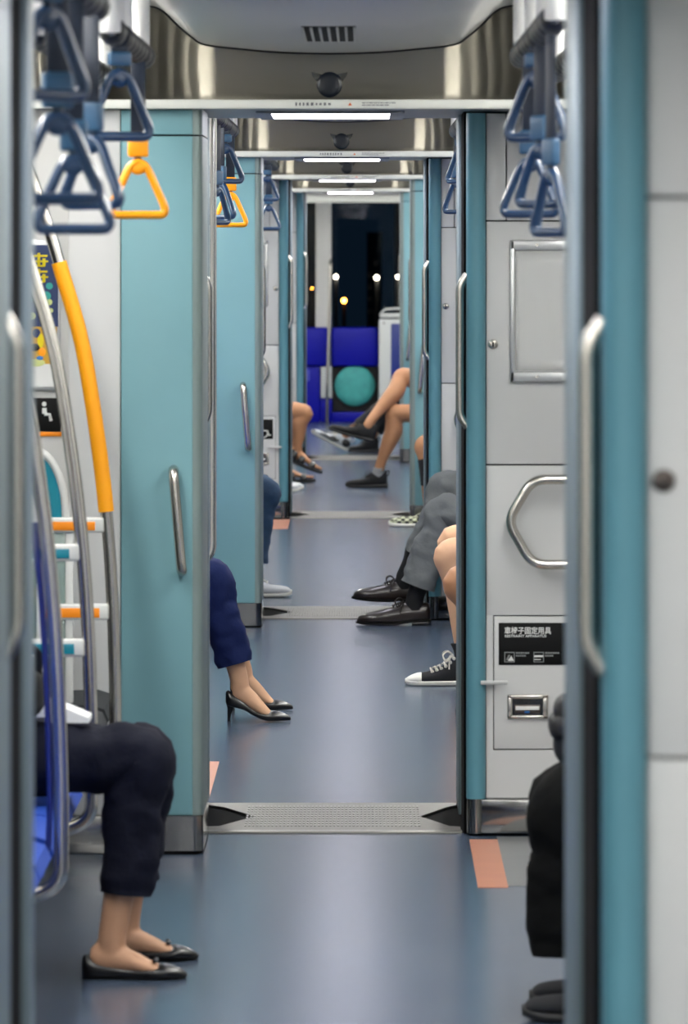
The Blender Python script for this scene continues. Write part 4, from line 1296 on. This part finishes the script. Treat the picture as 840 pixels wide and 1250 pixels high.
def person(label, s, legs, skin='skin', bottom=('long', 'navy'), shirt='greycloth', hair='hair', long_hair=False, lean=0.06, hands='lap', cat='person', hem=0.80, tr=None, tall=1.0, sock=None, wu=.14):
    hipx = sum(l['hip'][0] for l in legs) / 2
    hipz = sum(l['hip'][2] for l in legs) / 2
    yc = sum(l['hip'][1] for l in legs) / 2
    root = thing('person', label, cat, (hipx, yc, 0))
    B = lambda u, v, z: V((hipx + s * u, yc + v, z))
    sk = M[skin]
    zb = hipz + 0.02
    ln = lambda z: lean * max(0.0, (z - zb)) * 1.2 - 0.06   # forward offset of the trunk
    back = lambda z, u=0.0, v=0.0: B(ln(z) + u, v, z)
    zs, zn, zh = zb + 0.43 * tall, zb + 0.50 * tall, zb + 0.66 * tall
    # ---- body: one continuous skin surface
    b = MB()
    b.loft([back(zb - .06), back(zb + .04), back(zb + .18), back(zb + .33), back(zs - .01), back(zs + .045)], [(.085, .13), (.11, .155), (.095, .13), (.105, .145), (.08, .13), (.05, .06)], lat=(0, 1, 0), n=24)
    b.loft([back(zs, .0), back(zn, .012), back(zn + .07, .03)], [(.052, .056), (.047, .049), (.048, .048)])
    # head, looking a little down
    th = -R(16)
    hm = Matrix.Translation(back(zh, 0.045)) @ Matrix.Rotation(0 if s > 0 else PI, 4, 'Z') @ Matrix.Rotation(-th, 4, 'Y')
    b.ell((-.010, 0, .030), (.093, .074, .088), hm)
    b.ell((.022, 0, -.028), (.062, .058, .078), hm)
    b.ell((.048, 0, -.075), (.030, .032, .026), hm)
    b.ell((.084, 0, -.012), (.016, .0105, .012), hm)
    b.loft([hm @ V((.078, 0, .028)), hm @ V((.088, 0, .008)), hm @ V((.096, 0, -.012)), hm @ V((.082, 0, -.020))], [(.007, .008), (.009, .010), (.010, .013), (.006, .010)])
    b.ell((.076, 0, -.044), (.010, .022, .006), hm)
    b.ell((.074, 0, -.054), (.010, .019, .006), hm)
    b.ell((.072, 0, .034), (.012, .052, .008), hm)
    for sg in (-1, 1):
        b.ell((.058, sg * .040, -.022), (.022, .022, .022), hm)
        b.ell((-.004, sg * .074, -.004), (.017, .008, .030), hm)
    # arms with hands resting on the thighs
    arms = []
    for i, sg in enumerate((-1, 1)):
        knee = V(legs[i]['knee'])
        sh = back(zs - .035, 0.0, sg * .165 * tall)
        el = back(zb + .17, .04, sg * .225)
        if hands == 'knee':
            wr = V((knee.x - s * .09, knee.y + (0.01 * sg), knee.z + .125))
        else:
            wr = V((hipx + s * wu, yc + sg * .075, max(hipz, legs[i]['hip'][2]) + .135))
        arms.append((sh, el, wr))
        b.loft([back(zs - .02, 0, sg * .10), sh, sh.lerp(el, .5), el, el.lerp(wr, .4), wr], [(.05, .05), (.052, .05), (.044, .042), (.038, .036), (.036, .034), (.024, .027)], lat=(0, 1, 0.3))
        fw = (wr - el)
        fw.z *= 0.15
        fw.normalize()
        if hands == 'lap':
            fw = (fw + V((0, -sg * .45, -.10))).normalized()
        else:
            fw = (fw + V((0, 0, -.25))).normalized()
        sd = V((0, 0, 1)).cross(fw).normalized()      # across the palm
        nm = fw.cross(sd).normalized()
        pc = wr + fw * .045
        hmx = Matrix((fw.to_4d(), sd.to_4d(), nm.to_4d(), V((0, 0, 0, 1)))).transposed()
        for r_ in range(3):
            hmx[r_][3] = pc[r_]
        for c_ in range(3):
            hmx[3][c_] = 0
        b.ell((0, 0, 0), (.052, .040, .016), hmx)
        for f_, (off, ln_) in enumerate(((-.030, .062), (-.010, .074), (.011, .070), (.030, .054))):
            p0 = pc + fw * .030 + sd * off
            p1 = pc + fw * (.045 + ln_ * .40) + sd * off * 1.12 - nm * .002
            p2 = pc + fw * (.045 + ln_ * .75) + sd * off * 1.15 - nm * .014
            p3 = pc + fw * (.045 + ln_ * .95) + sd * off * 1.12 - nm * .030
            b.tube([p0, p1, p2, p3], [.0098, .0092, .0086, .0066], 10)
        ts = -sg if True else sg
        side = 1 if sd.y * (-sg) > 0 else -1
        t0 = pc - fw * .022 + sd * side * .028
        b.tube([t0, t0 + fw * .026 + sd * side * .022, t0 + fw * .052 + sd * side * .026 - nm * .006, t0 + fw * .068 + sd * side * .022 - nm * .012], [.0135, .0115, .0100, .0075], 10)
    bare = bottom[0] == 'shorts'
    ends_ = []
    for i, l in enumerate(legs):
        hip, knee = V(l['hip']), V(l['knee'])
        an = ankle_of(s, l)
        ends_.append((hip, knee, an))
        d = (an - knee)
        bk = V((-s, 0, 0))
        kf = l.get('kscale', 1.0)
        up = (hip - knee).normalized()
        if bare:
            b.loft([hip + V((-s * .05, 0, 0)), hip, hip.lerp(knee, .5), knee + up * .085 + V((0, 0, .004)), knee + V((s * .008, 0, -.002)), knee + d * .12 + V((s * .006, 0, 0)), knee + d * .30 + bk * .014, knee + d * .46 + bk * .010, knee + d * .72, an, an + V((0, 0, -.035))],
                   [(.085, .09), (.086, .088), (.072, .074), (.060, .058), (.058, .056), (.054, .052), (.058, .054), (.052, .049), (.037, .037), (.031, .032), (.031, .029)], lat=(0, 1, 0), n=26)
        else:
            b.loft([hip + V((-s * .05, 0, 0)), hip, hip.lerp(knee, .5), knee + up * .07, knee + V((s * .004, 0, -.004)), knee + d * .15, knee + d * .34 + bk * .006, knee + d * .70, an, an + V((0, 0, -.035))],
                   [(.07, .075), (.06, .065), (.052, .055), (.045, .046), (.044, .045), (.042, .042), (.045, .044), (.035, .035), (.031, .031), (.030, .028)], lat=(0, 1, 0), n=22)
        if l['shoe'] in ('flat', 'pump', 'sandal'):
            foot_skin(b, s, l)
    body = b.remesh('body', sk, root, 0.0065 if not tr else 0.006, 3)
    # eyes and lips
    for sg in (-1, 1):
        MB().ell((.0755, sg * .030, .010), (.008, .013, .0065), hm).build('eye', M['eye'], body)
    MB().ell((.0795, 0, -.049), (.0075, .020, .0055), hm).build('mouth', M['lip'], body)
    # hair
    h = MB()
    h.ell((-.020, 0, .042), (.099, .084, .090), hm)
    h.ell((-.055, 0, -.005), (.058, .078, .085), hm)
    for sg in (-1, 1):
        h.ell((.020, sg * .052, .062), (.058, .036, .050), hm)
    if long_hair:
        h.loft([hm @ V((-.055, 0, .03)), hm @ V((-.085, 0, -.06)), hm @ V((-.09, 0, -.15)), hm @ V((-.075, 0, -.24))], [(.05, .085), (.045, .088), (.04, .085), (.02, .06)])
        for sg in (-1, 1):
            h.loft([hm @ V((.0, sg * .070, .04)), hm @ V((-.005, sg * .082, -.05)), hm @ V((.0, sg * .080, -.17))], [(.035, .018), (.036, .018), (.02, .012)])
    h.remesh('hair', M[hair], root, 0.009, 2)
    # shirt
    c = MB()
    c.loft([back(zb - .02), back(zb + .05), back(zb + .18), back(zb + .33), back(zs + .005), back(zs + .045)], [(.125, .175), (.126, .172), (.110, .148), (.124, .168), (.104, .162), (.070, .082)], n=26, wob=.006, seed=hipx)
    for sh, el, wr in arms:
        c.loft([sh + V((0, (yc - sh.y) * .35, .0)), sh, sh.lerp(el, .5), el, el.lerp(wr, .45), el.lerp(wr, .93)], [(.07, .07), (.074, .072), (.062, .058), (.054, .051), (.048, .046), (.040, .040)], lat=(0, 1, .3), wob=.003, seed=3)
        c.ell(sh + V((0, (yc - sh.y) * .12, .004)), (.074, .074, .074))
    c.remesh('shirt', M[shirt], root, 0.010, 2)
    # trousers or shorts
    t = MB()
    kind, tm = bottom
    t.loft([back(zb - .075), back(zb - .02), back(zb + .06)], [(.10, .15), (.135, .185), (.130, .178)], n=26)
    for i, (l, (hip, knee, an)) in enumerate(zip(legs, ends_)):
        kz = l.get('kr', .068)
        if kind == 'long':
            up = (hip - knee).normalized()
            hemp = V(l['hem']) if 'hem' in l else knee.lerp(an, hem)
            d = hemp - knee
            hr = l.get('hr', .055)
            dn = d.normalized()
            cor = (up + dn).normalized() * -1
            P = [hip + V((-s * .06, 0, .0)), hip.lerp(knee, .35), hip.lerp(knee, .70), knee + up * .06 + cor * .004, knee + cor * .010, knee + dn * .075, knee + d * .45, knee + d * .78, hemp]
            Rr = [(.085, .09), (.080, .088), (.072, .078), (kz, .068), (kz * .98, .066), (kz * .95, .064), (hr * 1.10, .062), (hr * 1.03, .060), (hr, .060)]
            t.loft(P, Rr, lat=(0, 1, 0), n=32, sub=8, wob=.011, seed=hipx * 3 + i * 5)
        else:
            hl = l.get('short', .62)
            t.loft([hip + V((-s * .06, 0, 0)), hip.lerp(knee, .3), hip.lerp(knee, hl)], [(.10, .105), (.098, .10), (.088, .09)], n=26, wob=.006, seed=i)
    t.build('trousers' if kind == 'long' else 'shorts', M[tm], root, 60)
    # socks and sleeves
    for i, l in enumerate(legs):
        hip, knee, an = ends_[i]
        if l.get('sock'):
            smt, top = l['sock']
            d = knee - an
            MB().loft([an + V((0, 0, -.045)), an, an + d * top * .5, an + d * top], [(.042, .036), (.037, .036), (.039, .039), (.042 + .03 * top, .042 + .02 * top)], wob=.002).build('sock', M[smt], root, 60)
        if l.get('sleeve'):
            smt, a0, a1 = l['sleeve']
            d = an - knee
            bk = V((-s, 0, 0))
            MB().loft([knee + d * a0 + bk * .006, knee + d * .34 + bk * .014, knee + d * .5 + bk * .010, knee + d * a1], [(.060, .058), (.063, .059), (.056, .053), (.044, .044)]).build('leg_sleeve', M[smt], root, 60)
        shoe(s, l, root)
    return root

def leg(hip, knee, H, L, shoe_, **kw):
    d = dict(hip=hip, knee=knee, H=H, L=L, shoe=shoe_)
    d.update(kw)
    return d

# nearest sitter on the left: cropped navy trousers, black flats
person('person sitting with cropped navy trousers, bare ankles and black flat shoes, nearest on the left', 1,
       [leg((-.88, 13.03, .480), (-.482, 13.0, .468), (-.606, 12.98, 0), .228, 'flat', yaw=-3, ax=.072, hem=(-.513, 12.99, .182), hr=.057, kr=.070),
        leg((-.88, 13.24, .478), (-.484, 13.24, .452), (-.588, 13.30, 0), .226, 'flat', yaw=4, ax=.072, hem=(-.503, 13.27, .186), hr=.055, kr=.066)],
       'skin', ('long', 'navy'), 'darkcloth', 'hair', True, wu=.08)
# black trousered sitter at the right frame edge
person('person in black trousers and black sneakers, half hidden behind the nearest right doorway edge', -1,
       [leg((.73, 12.66, .482), (.434, 12.56, .424), (.622, 12.52, 0), .27, 'sneaker', ax=.118, mats=(M['canvas'], M['rubber_black'], M['lace_white']), hem=(.446, 12.55, .136), hr=.080, kr=.076),
        leg((.73, 12.38, .482), (.424, 12.30, .424), (.605, 12.28, 0), .275, 'sneaker', ax=.118, mats=(M['canvas'], M['rubber_black'], M['lace_white']), hem=(.432, 12.30, .132), hr=.084, kr=.078)],
       'skin', ('long', 'blacktr'), 'darkcloth', 'hair', lean=.06, wu=.02)
# heels
person('person in blue trousers and black high heels, sitting beyond the nearest gangway', 1,
       [leg((-.89, 19.92, .478), (-.500, 19.9, .466), (-.452, 19.88, 0), .216, 'pump', yaw=-2, hem=(-.422, 19.89, .190), hr=.060, kr=.066),
        leg((-.89, 20.2, .478), (-.530, 20.22, .448), (-.448, 20.34, 0), .214, 'pump', yaw=2, hem=(-.432, 20.3, .205), hr=.055, kr=.066)],
       'skin_pale', ('long', 'navy2'), 'whitecloth', 'hair_br', True)
# grey trousers, brown shoes, legs crossed
person('person in grey trousers and dark brown laced shoes with legs crossed, before the second gangway', -1,
       [leg((.73, 24.95, .50), (.352, 25.0, .555), (.225, 25.02, .075), .265, 'oxford', pitch=4, hem=(.222, 25.0, .285), hr=.050, kr=.072, sock=('sock_dark', .3)),
        leg((.73, 24.68, .478), (.338, 24.82, .462), (.283, 24.86, 0), .305, 'oxford', hem=(.232, 24.84, .165), hr=.072, kr=.072, sock=('sock_dark', .3))],
       'skin', ('long', 'greytr'), 'whitecloth', 'hair')
# converse wearer
person('person with bare knees and black canvas high top sneakers, right of the grey trousers', -1,
       [leg((.73, 21.84, .475), (.340, 21.85, .500), (.60, 21.9, 0), .26, 'converse', short=.5),
        leg((.73, 21.56, .475), (.325, 21.5, .470), (.425, 21.5, 0), .268, 'converse', short=.5, sock=('sock_dark', .14))],
       'skin_pale', ('shorts', 'darkcloth'), 'pinkcloth', 'hair_br', True)
# next knee, nearer the doorway edge
person('person of whom only one bare knee shows, nearest the right edge of the first gangway', -1,
       [leg((.73, 20.06, .478), (.335, 20.02, .455), (.565, 20.02, 0), .25, 'sneaker', short=.5),
        leg((.73, 19.78, .478), (.42, 19.72, .458), (.60, 19.74, 0), .25, 'sneaker', short=.5)],
       'skin_tan', ('shorts', 'greycloth'), 'whitecloth', 'hair')
# jeans
person('person in blue jeans and pale grey sneakers beside the second teal cabinet', 1,
       [leg((-.88, 26.82, .478), (-.440, 26.8, .468), (-.588, 26.8, 0), .272, 'sneaker', mats=(M['knit_grey'], M['rubber_white'], M['lace_white']), hem=(-.47, 26.8, .155), hr=.050, kr=.068, sock=('knit_grey', .25)),
        leg((-.88, 27.08, .478), (-.465, 27.1, .468), (-.68, 27.1, 0), .272, 'sneaker', mats=(M['knit_grey'], M['rubber_white'], M['lace_white']), hem=(-.58, 27.1, .15), hr=.050, kr=.068)],
       'skin', ('long', 'jeans'), 'pinkcloth', 'hair_br', True)
# checkered slip-ons
person('person with checkered slip-on shoe and dark calf sleeve, beside the third gangway', -1,
       [leg((.73, 33.58, .48), (.375, 33.62, .455), (.56, 33.62, 0), .27, 'slipon', mats=(M['check'], M['rubber_white'], M['lace_white']), short=.6),
        leg((.73, 33.36, .48), (.360, 33.38, .455), (.432, 33.38, 0), .282, 'slipon', mats=(M['check'], M['rubber_white'], M['lace_white']), short=.86, sleeve=('sock_dark', .20, .66))],
       'skin_tan', ('shorts', 'olive'), 'darkcloth', 'hair')
# crossed bare legs with black sneakers
person('person in blue shorts and black sneakers with one bare leg crossed over the other', -1,
       [leg((.74, 38.80, .52), (.275, 38.72, .715), (.075, 38.50, .292), .30, 'sneaker', pitch=15, short=.55),
        leg((.74, 38.55, .478), (.225, 38.62, .475), (.163, 38.6, 0), .268, 'sneaker', short=.55, sock=('sock_grey', .02))],
       'skin_tan', ('shorts', 'denim_short'), 'darkcloth', 'hair')
# sandals
person('person with bare legs and black strap sandals sitting left in the fourth car', 1,
       [leg((-.86, 39.1, .478), (-.388, 39.1, .470), (-.515, 39.1, .165), .27, 'sandal', pitch=-22, short=.5),
        leg((-.86, 39.4, .478), (-.430, 39.42, .470), (-.575, 39.42, 0), .27, 'sandal', short=.5)],
       'skin_tan', ('shorts', 'darkcloth'), 'greencloth', 'hair')
person('person mostly hidden, pale grey sneaker toe on the floor under the black sandals', 1,
       [leg((-.88, 38.2, .478), (-.56, 38.2, .470), (-.640, 38.2, 0), .265, 'sneaker', mats=(M['knit_grey'], M['rubber_white'], M['lace_white']), hem=(-.575, 38.2, .14)),
        leg((-.88, 37.95, .478), (-.57, 37.95, .470), (-.66, 37.95, 0), .265, 'sneaker', mats=(M['knit_grey'], M['rubber_white'], M['lace_white']), hem=(-.60, 37.95, .14))],
       'skin', ('long', 'khaki'), 'whitecloth', 'hair')
# outstretched black and white sneakers
person('person with outstretched black and white sneakers behind the crossed bare legs, in the front car', -1,
       [leg((.73, 45.08, .48), (.30, 45.06, .46), (.125, 45.02, 0), .24, 'sneaker', mats=(M['darkcloth'], M['rubber_grey'], M['lace_dark']), hem=(.10, 45.02, .16)),
        leg((.73, 44.84, .48), (.27, 44.82, .435), (-.115, 44.80, .012), .30, 'sneaker', pitch=27, mats=(M['white_leather'], M['rubber_white'], M['lace_white']), panels=True, hem=(-.03, 44.8, .20), hr=.05)],
       'skin_tan', ('long', 'darkcloth'), 'greycloth', 'hair')

# things on the nearest sitter's lap
bp_ = thing('lap_bag', 'black bag on the lap of the black trousered sitter, cut by the grey doorway edge', 'bag', (.50, 12.45, .54))
bb = MB()
bb.box(.398, .535, 12.38, 12.52, .512, .655, .03, 4)
bb.build('bag_body', M['bag'], bp_)
fl_ = MB()
fl_.box(.388, .44, 12.37, 12.53, .565, .615, .018, 3)
fl_.build('front_pocket', M['bag'], bp_)
MB().tube(smooth_path([V((.43, 12.40, .655)), V((.44, 12.39, .70)), V((.50, 12.39, .70)), V((.515, 12.40, .65))], 6), .009, 8, flat=.5).build('strap', M['bag'], bp_)
bg_ = thing('shoulder_bag', 'black bag on the lap of the navy trousered sitter, cut by the frame edge', 'bag', (-.77, 12.98, .55))
MB().box(-.758, -.688, 12.92, 13.06, .568, .672, .03, 4).build('bag_body', M['bag'], bg_)
MB().tube(smooth_path([V((-.70, 12.96, .66)), V((-.70, 12.93, .71)), V((-.735, 12.93, .72)), V((-.745, 12.96, .665))], 6), .008, 8, flat=.5).build('strap', M['bag'], bg_)
pz = MB()
pz.prism([(-.685, .552), (-.592, .552), (-.592, .562), (-.672, .596), (-.685, .596)], 'y', 12.99, 13.13)
tag(pz.build('folded_paper', M['paper'], loc=(-.64, 13.06, .556)), 'white folded paper lying on the navy trousered lap', 'paper')


# ------------------------------------------------------------------ world, camera, colour
w = bpy.data.worlds.new('night')
SC.world = w
w.use_nodes = True
bg = w.node_tree.nodes['Background']
bg.inputs['Color'].default_value = rgb('#16283A')
bg.inputs['Strength'].default_value = 0.10

cd = bpy.data.cameras.new('camera')
cam = bpy.data.objects.new('camera', cd)
COL.objects.link(cam)
cam.location = (0, 0, 1.6)
cam.rotation_euler = (R(90), 0, 0)
cd.sensor_fit = 'VERTICAL'
cd.sensor_height = 36.0
cd.lens = FX / 1250.0 * 36.0
cd.shift_x = -(442 - 420) / 1250.0
cd.shift_y = -(625 - 292) / 1250.0
cd.clip_start = 0.05
cd.clip_end = 400
cd.dof.use_dof = True
cd.dof.focus_distance = 20.0
cd.dof.aperture_fstop = 11.0
cd.dof.aperture_blades = 9
SC.camera = cam

vs = SC.view_settings
SC.display_settings.display_device = 'sRGB'
vs.view_transform = 'Standard'
vs.look = 'None'
vs.gamma = 1.0
vs.use_curve_mapping = False
vs.exposure = 1.5
SC.cycles.use_denoising = True
SC.cycles.max_bounces = 10
SC.cycles.sample_clamp_indirect = 6.0
